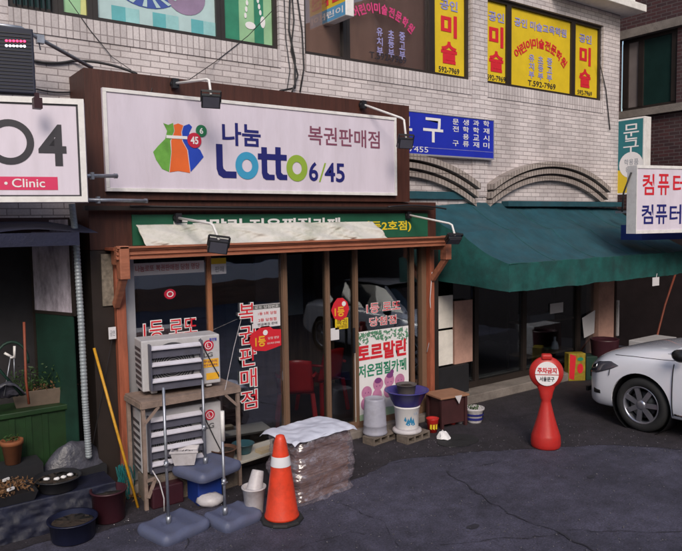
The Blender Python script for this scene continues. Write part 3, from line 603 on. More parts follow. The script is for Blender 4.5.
def sticker(px0, py1, px1, py0, label, y=YG - .012, small=False):
    u0, u1, v0, v1 = span(px0, py1, px1, py0, y); r_ = root('sticker', label, 'sticker', ((u0 + u1) / 2, y, v0)); w_, h_ = u1 - u0, v1 - v0
    P = [(0, .45), (.08, .78), (.25, .86), (.38, 1), (.62, 1), (.75, .84), (1, .80), (1, .15), (.8, .08), (.5, 0), (.2, .06), (.08, .2)] if not small else [(0, .5), (.15, .8), (.35, 1), (.65, 1), (.9, .8), (1, .5), (.85, .15), (.5, 0), (.15, .15)]
    b = MB(); b.prism([(u0 + a * w_, v0 + c * h_) for a, c in P], fac(y), .003); b.out('sheet', M['red'], r_)
    mm = fac(y - .003); b = MB(); txt(b, '1등', mm, u0 + w_ * .18, u0 + w_ * (.5 if not small else .72), v0 + h_ * .2, v0 + h_ * .62, .03, .003); b.out('lettering', M['goldink'], r_)
    b = MB(); b.ell(mm, u0 + w_ * (.5 if not small else .7), v0 + h_ * .74, h_ * .11, h_ * .11, .003, 16)
    if not small:
        txt(b, '당첨 명당', mm, u0 + w_ * .58, u0 + w_ * .93, v0 + h_ * .45, v0 + h_ * .55, .0, .003); txt(b, '로또복권 판매점', mm, u0 + w_ * .55, u0 + w_ * .95, v0 + h_ * .25, v0 + h_ * .33, .0, .003)
    b.out('lettering', M['white'], r_)
sticker(249, 351, 281, 326, 'large red scalloped sticker with gold 1등 under the notice')
sticker(331, 321, 349, 298, 'small red round sticker with gold 1등 on narrow pane', YG - .014, True)
r_, mm, (u0, u1, v0, v1) = card('sticker', 335, 329, 348, 318, M['yellowfilm'], 'small yellow label directly below round red sticker', 'sticker')
b = MB(); txt(b, '복권', mm, u0 + .02, u1 - .02, v0 + .05, v1 - .012, .0, .003); txt(b, '판매점', mm, u0 + .02, u1 - .02, v0 + .01, v0 + .045, .0, .003); b.out('lettering', mat('brown_ink', (.15, .07, .01), .6), r_)
r_, mm, bx = card('sticker', 330, 340, 339, 328, M['paper'], 'tiny white square label under yellow label on glass', 'sticker')
r_, mm, (u0, u1, v0, v1) = card('banner', 133, 274, 204, 262, M['paper'], 'white strip with pale red writing along top of left pane', 'banner', YG - .02)
b = MB(); txt(b, '나눔로또 복권판매점 당첨 명당', mm, u0 + .02, u1 - .05, v0 + .035, v1 - .02, .01, .003); b.out('lettering', mat('faded_red', (.45, .12, .14), .6), r_)
r_, mm, (u0, u1, v0, v1) = card('notice', 211, 274, 226, 258, M['paper'], 'white and yellow paper hanging beside first door mullion', 'notice', YG - .05)
b = MB(); b.flat(mm, [(u0, v1 - .06), (u1, v1 - .06), (u1, v1 - .001), (u0, v1 - .001)], .002); b.out('header', M['yellowfilm'], r_)
b = MB(); txt(b, '판매', mm, u0 + .04, u1 - .03, v0 + .02, v0 + .08, .0, .003); b.out('lettering', mat('grey_ink', (.15, .16, .2), .6), r_)
r_, mm, (u0, u1, v0, v1) = card('sticker', 108.5, 339, 116, 327, M['paper'], 'small white square sticker on the left orange post', 'sticker', 6.297)
b = MB(); txt(b, '금연', mm, u0 + .012, u1 - .012, v0 + .03, v1 - .03, .0, .003); b.out('lettering', mat('grey_ink', (.15, .16, .2), .6), r_)
q = W(170, 294, YG - .012); r_ = root('sticker', 'round red sticker high on the left pane above the air conditioner', 'sticker', (q.x, q.y, q.z - .05)); b = MB(); b.prism([(q.x + .06 * math.cos(k * .3), q.z + .05 * math.sin(k * .3)) for k in range(21)], fac(YG - .012), .002); b.out('sheet', M['redball'], r_)
b = MB(); b.ring(fac(YG - .0145), q.x, q.z, .035, .03, .01, .002, 20); b.out('mark', M['white'], r_)
b = MB(); b.tube([W(241, 320, YG - .03), W(234, 347, 6.0), W(225, 390, 5.4)], .003, 5); tag(b.out('cord', M['plaswhite']), 'thin pale cord slanting from window lettering to white stand grip', 'cord')
# the poster
r_, mm, (u0, u1, v0, v1) = card('poster', 355, 419, 408.5, 329, M['white'], 'white poster with garland and pink faces on right glass pane', 'poster', YG - .016)
w_, h_ = u1 - u0, v1 - v0
b = MB(); txt(b, '토르말린', mm, u0 + .04 * w_, u1 - .05 * w_, v0 + .67 * h_, v0 + .86 * h_, .04); b.out('lettering', M['red'], r_)
b = MB(); txt(b, '저온찜질카페', mm, u0 + .05 * w_, u1 - .05 * w_, v0 + .50 * h_, v0 + .64 * h_, .025); b.out('lettering', M['greenink'], r_)
b = MB()
for k in range(230):
    a = random.random(); dp = random.random() ** 1.6 * (.13 if .15 < a < .9 else .26) * h_ * (.6 + .5 * abs(math.sin(a * 9)))
    cu, cv = u0 + a * w_, v1 - dp; an = random.random() * 6.28; l = .032 * random.uniform(.5, 1.1)
    q = [(math.cos(an) * l, math.sin(an) * l), (-math.sin(an) * l * .4, math.cos(an) * l * .4), (-math.cos(an) * l, -math.sin(an) * l), (math.sin(an) * l * .4, -math.cos(an) * l * .4)]
    if u0 + .02 < cu < u1 - .02 and cv < v1 - .02: b.flat(mm, [(cu + x, cv + y) for x, y in q], .002 + k * 1e-5)
b.out('leaf_garland', mat('print_leaf', (.10, .26, .16), .5, var=.5, vs=30), r_)
skin = mat('print_pink', (.5, .2, .36), .5, var=.2, vs=12); dkp = mat('print_purple', (.2, .05, .2), .5)
b = MB()
for k, (cx, cy) in enumerate(((.20, .33), (.41, .40), (.62, .42), (.82, .40))): b.ell(mm, u0 + cx * w_, v0 + cy * h_, .08, .08, .003 + k * .0004); b.ell(mm, u0 + (cx - .02) * w_, v0 + (cy - .12) * h_, .075, .08, .0028 + k * .0003)
b.out('printed_faces', skin, r_)
b = MB()
for k, (cx, cy) in enumerate(((.41, .44), (.63, .475), (.67, .51))): b.ell(mm, u0 + cx * w_, v0 + cy * h_, .055 if k < 2 else .03, .035 if k < 2 else .03, .005 + k * .0004)
for k, (cx, cy) in enumerate(((.20, .33), (.41, .38), (.62, .40), (.82, .40))):
    for s_ in (-1, 1): b.ell(mm, u0 + cx * w_ + s_ * .025, v0 + cy * h_, .007, .009, .006, 8)
b.out('printed_hair', dkp, r_)
b = MB(); b.flat(mm, [(u0, v0), (u1, v0), (u1, v0 + .10 * h_), (u0 + .5 * w_, v0 + .13 * h_), (u0, v0 + .09 * h_)], .0015); b.out('printed_meadow', mat('print_meadow', (.35, .5, .35), .5), r_)

# lotto sign
YS = YB - .05
sx0, sx1 = W(104.5, 140, YS).x + .0, W(397, 160, YS).x
sz0, sz1 = W(250, 193.5, YS).z, W(250, 102.5, YS).z
sn = root('shop_sign', 'long white Lotto 6/45 sign with coloured bag logo on brown board', 'sign', ((sx0 + sx1) / 2, YB, sz0))
b = MB(); b.box(sx0, sx1, YS + .012, YB - .003, sz0, sz1); b.out('panel', M['white_acr'], sn)
b = MB(); t = .034
b.box(sx0, sx1, YS, YS + .011, sz0, sz0 + t); b.box(sx0, sx1, YS, YS + .011, sz1 - t, sz1); b.box(sx0, sx0 + t, YS, YS + .011, sz0 + t, sz1 - t); b.box(sx1 - t, sx1, YS, YS + .011, sz0 + t, sz1 - t); b.out('frame', M['white_frame'], sn, bevel=.003)
Ms = fac(YS + .012); yS = YS + .012
def sb(px0, py1, px1, py0): return span(px0, py1, px1, py0, yS)
b = MB(); txt(b, '나눔', Ms, *sb(222, 146.3, 260.5, 123.5), .025)
u0, u1, v0, v1 = sb(216.2, 178.0, 236, 144.5); t_ = W(222.6, 160, yS).x - u0
b.flat(Ms, [(u0, v1), (u0, v0 + .09), (u0 + .02, v0 + .03), (u0 + .07, v0 + .0), (u1, v0), (u1, v0 + t_ * .95), (u0 + t_ * 1.5, v0 + t_ * .95), (u0 + t_ * 1.08, v0 + t_ * 1.3), (u0 + t_, v0 + t_ * 1.7), (u0 + t_, v1)], .0045)
for a0, a1 in ((261.4, 274.2), (275.3, 286.8)):
    u0, u1, v0, v1 = sb(a0, 180, a1, 147.5)
    b.flat(Ms, [(u0, v1), (u0, v0 + .07), (u0 + .015, v0 + .02), (u0 + .05, v0), (u1, v0), (u1, v0 + t_ * .8), (u0 + t_ * 1.3, v0 + t_ * .8), (u0 + t_ * .95, v0 + t_ * 1.1), (u0 + t_ * .95, v1)], .0045)
u0, u1, v0, v1 = sb(257.6, 160.0, 286.5, 154.2); b.flat(Ms, [(u0, v0), (u1, v0), (u1, v1), (u0, v1)], .0055)
txt(b, '6', Ms, *sb(308.8, 181.2, 318, 162), .02); txt(b, '45', Ms, *sb(324.5, 182.3, 344.5, 163), .02); b.out('lettering', M['navy'], sn)
for (a, c, e, f_, mm_) in ((235.2, 179.4, 258.2, 152, 'cyan'), (286.2, 181.4, 307.2, 155, 'lime')):
    u0, u1, v0, v1 = sb(a, c, e, f_); b = MB(); b.ring(Ms, (u0 + u1) / 2, (v0 + v1) / 2, (u1 - u0) / 2, (v1 - v0) / 2, .075, .006, tx=.075)
    if mm_ == 'lime': q = sb(318.5, 182, 326, 163); b.flat(Ms, [(q[0], q[2]), (q[0] + .022, q[2]), (q[1], q[3]), (q[1] - .022, q[3])], .005)
    b.out('lettering', M[mm_], sn)
b = MB(); q = sb(308, 146.5, 379.5, 128.5); txt(b, '복권판매점', Ms, *q, .012); b.out('lettering', M['mauve'], sn)
def sp(px, py): q = W(px, py, yS); return q.x, q.z
b = MB(); b.flat(Ms, [sp(*p) for p in ((163, 123), (168, 125), (173, 123), (174, 131), (170, 141), (171, 152), (169, 172), (162, 169), (156, 160), (153, 152), (158, 146), (165, 139), (167, 131))], .003); b.out('logo_shape', mat('logo_green', (.14, .36, .06), .4, var=.3, vs=9), sn)
b = MB(); b.flat(Ms, [sp(*p) for p in ((173.5, 125), (178, 123.5), (183, 125.5), (181, 132), (182, 141), (187, 150), (190, 173), (178, 171), (169.5, 172.3), (171.5, 152), (171, 141), (174.5, 131))], .0035); b.out('logo_shape', M['orangeink'], sn)
b = MB(); b.flat(Ms, [sp(*p) for p in ((183.5, 126), (189, 124), (192, 127), (189, 133), (191, 143), (200, 150), (203.5, 157), (196, 166), (190.5, 172), (187.8, 150), (182.8, 141), (181.8, 132))], .004); b.out('logo_shape', M['blueink'], sn)
b = MB(); q = [sp(*p) for p in ((166, 135.2), (187, 136.4), (187, 139.4), (166, 138.2))]; b.flat(Ms, q, .007); b.out('logo_bar', M['white'], sn)
for (px, py, rp, mm_, s_, dd) in ((201, 131, 6.0, 'grnball', '6', .008), (194, 140.5, 7.6, 'redball', '45', .010)):
    u, v = sp(px, py); rr = abs(sp(px, py + rp)[1] - v); b = MB(); b.ell(Ms, u, v, rr, rr, dd, 30); bl = b.out('logo_ball', M[mm_], sn)
    b = MB(); k = .42 if s_ == '45' else .25; txt(b, s_, Ms, u - rr * k * 1.3, u + rr * k * 1.3, v - rr * .5, v + rr * .5, .03, dd + .002); b.out('numeral', M['white'], bl)

# tarp rolled over the fascia, resting on canopy
def tarpf(u, v):
    x = 2.24 + (W(389, 240, 6.1).x - 2.24) * u
    if v > 0: x = x - .04 * v * (1 - u) - .10 * v * u ** 3
    z = 2.365 + .20 * v * (1 - .0 * u) + .012 * noise.noise(Vector((u * 9, v * 3, 1))); 
    y = 6.10 + .17 * v + .022 * math.sin(u * 34 + v * 4) * (1 - v * .6) + .03 * noise.noise(Vector((u * 14 + v * 3, v * 2, 0))) + .022 * abs(noise.noise(Vector((u * 26 - v * 5, v * 1.5, 4))))
    if u > .84: z = 2.365 + .20 * v * 1.0
    return Vector((x, y, z))
b = MB(); b.grid(tarpf, 220, 24); o = b.out('tarpaulin', M['tarp'], recalc=False); sm = o.modifiers.new('s', 'SOLIDIFY'); sm.thickness = .006
tag(o, 'dirty white tarpaulin draped on the canopy beam, covering the green fascia', 'tarpaulin')

# floodlights
def flood(mount, elbow, head, label, y0, y1, tilt=.4, big=False):
    a = W(*mount, y0); e = W(*elbow, y1); hd = W(*head, y1 - .02)
    r_ = root('floodlight', label, 'lamp', a, 0, 'floodlights over the lotto shop')
    b = MB(); b.tube([a + Vector((0, .03, 0)), a + Vector((0, -.03, 0))], .036, 10); b.box(a.x - .03, a.x + .03, a.y - .05, a.y + .0, a.z - .045, a.z + .045); b.out('mount', M['black'], r_)
    b = MB(); mid = e.lerp(a, .06); b.tube([a + Vector((0, -.03, 0)), mid, e + Vector((0, 0, -.012)), hd.lerp(e, .15), hd], .0125, 8); b.out('arm', M['white_frame'], r_)
    s_ = .078 if not big else .080
    m_ = Matrix.Translation(hd) @ Matrix.Rotation(R(-22), 4, 'Z') @ Matrix.Rotation(tilt, 4, 'X') @ Matrix.Rotation(R(9 if big else 2), 4, 'Y')
    b = MB(); b.box(-s_ * 1.1, s_ * 1.1, -.035, .045, -s_ * 1.5, -.0, m_)
    for k in range(5): b.box(-s_ * .95, s_ * .95, .046, .062, -s_ * 1.4 + k * s_ * .3, -s_ * 1.34 + k * s_ * .3, m_)
    hdo = b.out('lamp_head', M['black'], r_, bevel=.005)
    b = MB(); b.box(-s_ * .95, s_ * .95, -.042, -.037, -s_ * 1.38, -.012, m_); b.out('lens', M['lamp'], hdo)
    b = MB()
    for sx in (-1, 1): b.beam(m_ @ Vector((sx * s_ * 1.15, 0, .035)), m_ @ Vector((sx * s_ * 1.15, 0, -s_ * .8)), .01, .02)
    b.beam(m_ @ Vector((-s_ * 1.15, 0, .035)), m_ @ Vector((s_ * 1.15, 0, .035)), .01, .02); b.out('yoke', M['black'], r_)
flood((174, 84), (209, 79), (211, 95), 'black floodlight on white arm over top left of lotto sign', YB - .02, YB - .45)
flood((362, 105), (404, 119), (406, 138), 'black floodlight on white arm over top right of lotto sign', YB - .02, YB - .45)
flood((177, 218), (213, 224), (219, 240), 'black floodlight on white arm hanging over white tarpaulin', YB - .02, YB - .75, .35, True)
flood((407, 215), (452, 224), (455, 236), 'black floodlight on white arm at right end of canopy', YB + .02, YB - .55, .9)
b = MB(); b.tube(sag(W(388, 207, 6.2), W(446, 209, 6.2), -.03), .01, 6); b.tube([W(130, 206, 6.24), W(240, 207.5, 6.24), W(388, 209, 6.24)], .007, 6); tag(b.out('cable', M['cable']), 'black cable lying along ledge between lotto sign and green fascia', 'cable')

# red plastic chairs inside
def chair(x, y, rz, label):
    r_ = root('plastic_chair', label, 'chair', (x, y, .05), rz, 'red plastic chairs inside the shop'); mt = M['redchair']
    b = MB(); b.grid(lambda u, v: Vector((-.22 + .44 * u, -.22 + .42 * v, .43 - .03 * math.sin(math.pi * u) * math.sin(math.pi * v))), 8, 8); b.box(-.22, .22, -.235, -.222, .39, .44); b.out('seat', mt, r_, world=False)
    b = MB(); b.grid(lambda u, v: Vector((-.22 + .44 * u + (u - .5) * -.06 * v, .2 + .1 * v - .05 * (2 * u - 1) ** 2, .44 + .40 * v + .03 * math.sin(math.pi * u) * v)), 10, 8); o = b.out('backrest', mt, r_, world=False); o.modifiers.new('s', 'SOLIDIFY').thickness = .012
    for sx in (-1, 1):
        for sy in (-1, 1): b = MB(); b.beam((sx * .20, sy * .2, .43), (sx * .245, sy * .25, 0), .045, .03); b.out('leg', mt, r_, world=False)
        b = MB(); b.tube([(sx * .22, -.2, .43), (sx * .25, -.16, .62), (sx * .25, .05, .65), (sx * .21, .24, .66)], .018, 8); b.out('armrest', mt, r_, world=False)
chair(W(296, 400, 7.1).x, 7.1, R(150), 'red plastic armchair seen through the sliding door, nearer the glass')
chair(W(322, 400, 7.45).x, 7.45, R(190), 'red plastic armchair deeper inside the shop behind narrow pane')

# ================================================================== BLUE WALL SIGN, CARDBOARD ETC
u0, u1 = 5.2, W(493.5, 140, YW - .09).x; zt_, zb_ = W(493.5, 121, YW - .09).z, W(493.5, 158.5, YW - .09).z
bs_ = root('wall_sign', 'blue stationery sign with white 구 on brick wall beside brown board', 'sign', (6.5, YW - .05, zb_))
b = MB(); b.box(u0, u1, YW - .088, YW - .002, zb_, zt_); b.out('panel', M['bluesign'], bs_)
b = MB(); b.box(u0, u1 + .012, YW - .094, YW - .001, zb_ - .022, zb_ - .001); b.box(u1 + .001, u1 + .012, YW - .094, YW - .001, zb_, zt_ + .012); b.box(u0, u1, YW - .094, YW - .001, zt_ + .001, zt_ + .012); b.out('frame', M['alu'], bs_)
Mb = fac(YW - .088); yb = YW - .088
b = MB(); txt(b, '구', Mb, *span(423, 142.5, 443, 118, yb), .015); txt(b, '문', Mb, *span(392, 140, 412, 116, yb), .015)
rows = ('전생과학', '학학재', '용교시', '구류재미')
for c_, s in enumerate(('문전구', '생학용류', '과학교재', '학재시미')):
    for r__, ch in enumerate(s): x0 = 452.5 + c_ * 10.2; yy = (119 + c_ * .7 + (r__ * 7.2 if not c_ == 0 else (0, 7.2, 21.6)[r__])); txt(b, ch, Mb, *span(x0, yy + 5.6, x0 + 6, yy, yb), .012)
txt(b, '7455', Mb, *span(409, 152, 428, 146.5, yb), .0)
b.out('lettering', M['white'], bs_)
b = MB(); q0 = W(409, 145, yb); b.flat(Mb, [(5.7, zb_ + .085), (u1 - .01, zb_ + .085), (u1 - .01, zb_ + .09), (5.7, zb_ + .09)], .002); b.out('rule', M['lilac'], bs_)

# blade sign at window B (yellow/blue)
def blade(x, y0, y1, z0, z1, t, name, label):
    r_ = root(name, label, 'sign', (x, y1, z0)); b = MB(); b.box(x, x + t, y0, y1, z0, z1); b.out('box', M['white_frame'], r_, bevel=.008); return r_
bx_ = 4.86; p0 = XP(316, 28, bx_); p1 = XP(346, 14, bx_)
r_ = blade(bx_, p1.y, p0.y, p0.z - .0, p0.z + .85, .12, 'projecting_sign', 'yellow and blue projecting academy sign at top above pink window lettering')
Mx = side(bx_, 0, 0); ua, ub_ = -p0.y, -p1.y; z0 = p0.z
b = MB(); b.flat(Mx, [(ua + .01, z0 + .01), (ub_ - .01, z0 + .01), (ub_ - .01, z0 + .16), (ua + .01, z0 + .16)], .002); b.out('blue_band', mat('cyan_panel', (.08, .30, .55), .4), r_)
b = MB(); b.flat(Mx, [(ua + .01, z0 + .16), (ub_ - .01, z0 + .16), (ub_ - .01, z0 + .84), (ua + .01, z0 + .84)], .002); b.out('yellow_face', M['yellowfilm'], r_)
b = MB(); txt(b, '학원', Mx, ua + .06, ub_ - .06, z0 + .20, z0 + .38, .04, .005); txt(b, '미술', Mx, ua + .06, ub_ - .06, z0 + .45, z0 + .75, .04, .005); b.out('lettering', M['red'], r_)
b = MB(); txt(b, '어린이', Mx, ua + .05, ub_ - .05, z0 + .045, z0 + .125, .02, .005); b.out('lettering', M['white'], r_)
# teal vertical blade sign at building corner
tx_ = 10.93; a = XP(617, 118, tx_); c = XP(645, 118, tx_); zb2 = XP(616, 195, tx_).z
r_ = blade(tx_, c.y, a.y, zb2, (a.z + c.z) / 2, .2, 'projecting_sign', 'tall teal projecting sign with white 문구 at the brick corner')
Mx = side(tx_); ua, ub_ = -a.y, -c.y; zt2 = (a.z + c.z) / 2
b = MB(); b.flat(Mx, [(ua + .03, zb2 + .42), (ub_ - .03, zb2 + .42), (ub_ - .03, zt2 - .03), (ua + .03, zt2 - .03)], .002); b.out('teal_face', M['tealsign'], r_)
b = MB(); b.flat(Mx, [(ua + .03, zb2 + .03), (ub_ - .03, zb2 + .03), (ub_ - .03, zb2 + .42), (ua + .03, zb2 + .42)], .002); b.out('yellow_face', M['yellowfilm'], r_)
hh = zt2 - zb2
b = MB(); txt(b, '문', Mx, ua + .13, ub_ - .1, zt2 - hh * .28, zt2 - hh * .08, .005, .005); txt(b, '구', Mx, ua + .13, ub_ - .1, zt2 - hh * .46, zt2 - hh * .29, .005, .005); b.ell(Mx, (ua + ub_) / 2 + .02, zb2 + .50, .22, .22, .004); b.out('lettering', M['white'], r_)
b = MB(); txt(b, '학용품', Mx, ua + .15, ub_ - .1, zb2 + .50, zb2 + .60, .0, .006); txt(b, '완구', Mx, ua + .18, ub_ - .14, zb2 + .38, zb2 + .47, .0, .006); b.out('lettering', mat('grey_print2', (.25, .27, .32), .6), r_)

# ================================================================== RIGHT BUILDING (dark red brick, faces the alley side)
rbx = 12.6
rb_ = root('brick_building', 'dark red brick building with green glass window at upper right', 'building', (rbx, 6, 0))
wzb, wzt = XP(650, 108, rbx).z, XP(650, 34, rbx).z
yl, yr = XP(622, 60, rbx).y, XP(677, 60, rbx).y
b = MB()
ys = [-6, yr, yl, 14]; zs2 = [0, wzb, wzt, 9]
for i in range(3):
    for j in range(3):
        if i == 1 and j == 1: continue
        b.poly([(rbx, ys[i + 1], zs2[j]), (rbx, ys[i], zs2[j]), (rbx, ys[i], zs2[j + 1]), (rbx, ys[i + 1], zs2[j + 1])])
b.poly([(rbx, -6, 0), (rbx + 9, -6, 0), (rbx + 9, -6, 9), (rbx, -6, 9)]); b.poly([(rbx, -6, 9), (rbx + 9, -6, 9), (rbx + 9, 14, 9), (rbx, 14, 9)])
b.out('wall', M['red_brick'], rb_, recalc=False)
b = MB(); b.box(rbx - .10, rbx + .05, yr - 1.0, yl + .1, wzt, wzt + .16); b.out('lintel', M['concrete'], rb_)
b = MB(); b.box(rbx - .10, rbx + .05, yr - 1.0, yl + .1, wzb - .14, wzb); b.box(rbx - .08, rbx - .003, -4, 6.3, XP(655, 163, rbx).z - .12, XP(655, 163, rbx).z); b.out('sill', M['concrete'], rb_)
b = MB(); b.box(rbx - .05, rbx - .002, -4, 9, .002, 2.75); b.out('dark_ground_panel', mat('dark_panel', (.022, .014, .016), .6, var=.3), rb_)  # added dark sheet; the darkness under the awning is put into its colour
b = MB(); ym = XP(640, 60, rbx).y
b.box(rbx + .04, rbx + .1, yr, yl, wzb, wzb + .07); b.box(rbx + .04, rbx + .1, yr, yl, wzt - .07, wzt); b.box(rbx + .03, rbx + .11, yr, yr + .12, wzb + .07, wzt - .07); b.box(rbx + .03, rbx + .11, yl - .12, yl + .0, wzb + .07, wzt - .07); b.box(rbx + .03, rbx + .11, ym - .05, ym + .05, wzb + .07, wzt - .07); fr_ = b.out('window', M['dkframe'], rb_)
b = MB(); b.box(rbx + .06, rbx + .07, ym + .05, yl - .12, wzb + .07, wzt - .07); b.out('pane', M['gpale'], fr_)
b = MB(); b.box(rbx + .06, rbx + .07, yr + .12, ym - .05, wzb + .07, wzt - .07); b.out('pane', M['slate'], fr_)

# computer sign, big white box turned to the street
cs = root('shop_sign', 'large white box sign with red and blue 컴퓨터 at right edge', 'sign', G(636, 233, 2.36), R(-14))
def CPT(px, py): m = wmat(cs); n = m.to_3x3() @ Vector((0, 1, 0)); d = ray(px, py); p = CAM + d * ((m.translation - CAM).dot(n) / d.dot(n)); q = m.inverted() @ p; return q.x, q.z
ztp = CPT(640, 166)[1]
b = MB(); b.box(0, 2.2, 0, .15, 0, ztp); b.out('box', M['white_acr'], cs, world=False, bevel=.006)
b = MB(); b.box(-.012, -.0005, -.01, .16, -.01, ztp + .01); b.box(0, 2.2, -.012, -.001, -.01, .035); b.box(0, 2.2, -.012, -.001, ztp - .03, ztp + .01); b.out('frame', M['white_frame'], cs, world=False)
def cbx(p0, p1, q0, q1): return CPT(p0, (q0 + q1) / 2)[0], CPT(p1, (q0 + q1) / 2)[0], CPT((p0 + p1) / 2, q1)[1], CPT((p0 + p1) / 2, q0)[1]
b = MB()
for k, ch in enumerate('컴퓨터'): txt(b, ch, Ls, *cbx(642.5 + k * 15.2, 654 + k * 15.2, 174, 195), .015)
txt(b, '학원', Ls, *cbx(689, 716, 174, 195), .015); b.out('lettering', M['red'], cs, world=False)
b = MB()
for k, ch in enumerate('컴퓨터수리'): txt(b, ch, Ls, *cbx(641.5 + k * 14, 653 + k * 14, 204.5, 224), .015)
b.out('lettering', M['navy'], cs, world=False)
b = MB(); b.box(.62, 2.2, .5, .9, -.12, .1); b.out('blue_skirt', mat('blue_canvas', (.012, .035, .20), .6, var=.25, bump=.3, bs=8), cs, world=False)
b = MB(); b.tube([(-.02, .08, ztp - .08), (-.07, .16, ztp - .35), (-.05, .2, ztp - .6)], .012, 6); b.out('cable', M['cable'], cs, world=False)
b = MB(); b.beam((1.2, .15, .3), (1.2, 1.6, .3), .04, .04); b.out('mounting_arm', M['galv'], cs, world=False)

# ================================================================== AWNING SHOP
aw = root('awning', 'long teal green canvas awning with deep valance over dark shop', 'awning', (8.4, 6.8, 1.7))
YF = 5.4; XL, XR = 6.42, 10.9; zF = 2.03
def aroof(u, v):
    xb, xf = 6.27 + (10.9 - 6.27) * u, XL + (XR - XL) * u
    x = xf + (xb - xf) * v; y = YF + (YW - .01 - YF) * v
    zb3 = 2.76 + .09 * min(1, u * 4) - .12 * u
    z = zF + (zb3 - zF) * v - .05 * abs(math.sin(math.pi * v * 2)) ** .7 * (1 + .3 * math.sin(u * 19)) + .014 * noise.noise(Vector((u * 14, v * 5, 3))) + .012 * abs(math.sin(u * math.pi * 5)) ** .5 * math.sin(math.pi * v) + .006 * noise.noise(Vector((u * 60, v * 8, 3)))
    return Vector((x, y, z))
b = MB(); b.grid(aroof, 160, 40); o = b.out('roof_canvas', M['awning'], aw, recalc=False)
def val(u, v):
    p = aroof(u, 0); return p + Vector((0, (-.012 + .03 * math.sin(u * 60) * v * noise.noise(Vector((u * 9, 0, 7))) * 2) * min(1, u * 12), -(.335 + .004 * math.sin(u * 26) * min(1, u * 12)) * v))
b = MB(); b.grid(val, 140, 8); o = b.out('valance', M['awning_val'], aw, recalc=False)
def sval(u, v):
    p = aroof(0, u); zb4 = 1.695 + .10 * u; return Vector((p.x - .03 * math.sin(math.pi * u) * math.sin(v * 3), p.y, p.z + (zb4 - p.z) * v + .0)) + Vector((-.02, 0, 0)) * math.sin(u * 11) * v
b = MB(); b.grid(sval, 24, 10); b.out('side_canvas', M['awning_val'], aw, recalc=False)
def sval2(u, v): p = aroof(1, u); return Vector((p.x + .004, p.y, p.z + (1.695 + .1 * u - p.z) * v))
b = MB(); b.grid(sval2, 10, 4); b.out('side_canvas', M['awning_val'], aw, recalc=False)
for k in range(1, 6):
    b = MB(); b.tube([aroof(k / 5 - .002 * (k == 5), v / 20) + Vector((0, 0, .002)) for v in range(21)], .004, 5); b.out('seam', M['awning_val'], aw)
b = MB(); b.tube([aroof(u / 100, 0) + Vector((0, -.004, -.002)) for u in range(101)], .008, 6); b.out('hem', M['awning_val'], aw)
b = MB(); b.tube([val(u / 140, 1) for u in range(141)], .006, 5); b.out('hem', M['awning_val'], aw)
b = MB(); b.tube([(XL + .03, YF + .03, 1.99), (XR - .03, YF + .03, 1.99)], .016, 8)
for x in (6.5, 8.0, 9.5, 10.85): b.tube([(x, YF + .03, 1.99), (x, YW, 2.62)], .014, 8)
b.out('awning_frame', M['galv'], aw)
b = MB(); b.box(5.7, 7.28, YW - .05, YW - .012, 2.86, 2.96); b.box(7.9, 10.9, YW - .14, YW - .012, 2.76, 2.84); tag(b.out('canvas_strip', M['awning']), 'folded dark teal canvas strip fixed under the brick arches', 'canvas')
# awning shop front
as_ = root('stationery_shop', 'dark shaded shopfront with glass panes and pinkish pillars under awning', 'shop', (8.5, YW, 0))
b = MB(); b.box(6.28, 10.9, 6.48, 7.3, .001, .13); b.out('step', M['concrete'], as_, bevel=.012)
b = MB(); b.box(6.44, 10.6, YW - .02, YW + .06, 2.3, 2.615); b.box(6.44, 10.6, YW - .02, YW + .06, .132, .22); b.out('rail', M['dkframe'], as_)
for px, ww in ((476, .08), (524, .09), (526 + 52, .10)):
    x = W(px, 340, YW).x; b = MB(); b.box(x - ww / 2, x + ww / 2, YW - .015, YW + .055, .22, 2.3); b.out('mullion', M['dkframe'], as_)
xp = W(596, 320, YW).x; b = MB(); b.box(xp, W(611, 320, YW).x, YW - .06, YW + .2, .132, 2.3); b.out('pillar', M['pillar'], as_, bevel=.01)
xg = [W(452, 330, YW).x, W(476, 340, YW).x, W(524, 340, YW).x, W(578, 340, YW).x, xp]
for i in range(4):
    b = MB(); b.box(xg[i] + .05, xg[i + 1] - .05, YW + .02, YW + .028, .22, 2.3); b.out('glass_pane', M['glass'], as_)
b = MB(); b.box(W(453, 330, YW - .04).x, W(471, 330, YW - .04).x, YW - .07, YW - .03, W(460, 362, YW).z, W(460, 300, YW).z); b.out('pink_panel', M['pillar'], as_)
b = MB(); xq = W(613, 320, YW).x; b.box(xq, xq + .06, YW - .03, YW + .05, .132, 2.3); b.box(xq + .06, 10.9, YW - .01, YW + .03, .132, 1.9); b.out('wooden_door', mat('dark_brown_door', (.03, .014, .012), .5, var=.3), as_)
b = MB(); qx = W(617, 325, YW - .05).x; b.box(qx, qx + .05, YW - .06, YW - .032, W(617, 335, YW).z, W(617, 300, YW).z); b.out('door_trim', M['plaswhite'], as_)
b = MB(); b.box(6.4, 6.5, 6.9, 7.3, .13, 2.6); b.out('partition', M['darkgrey'], as_)
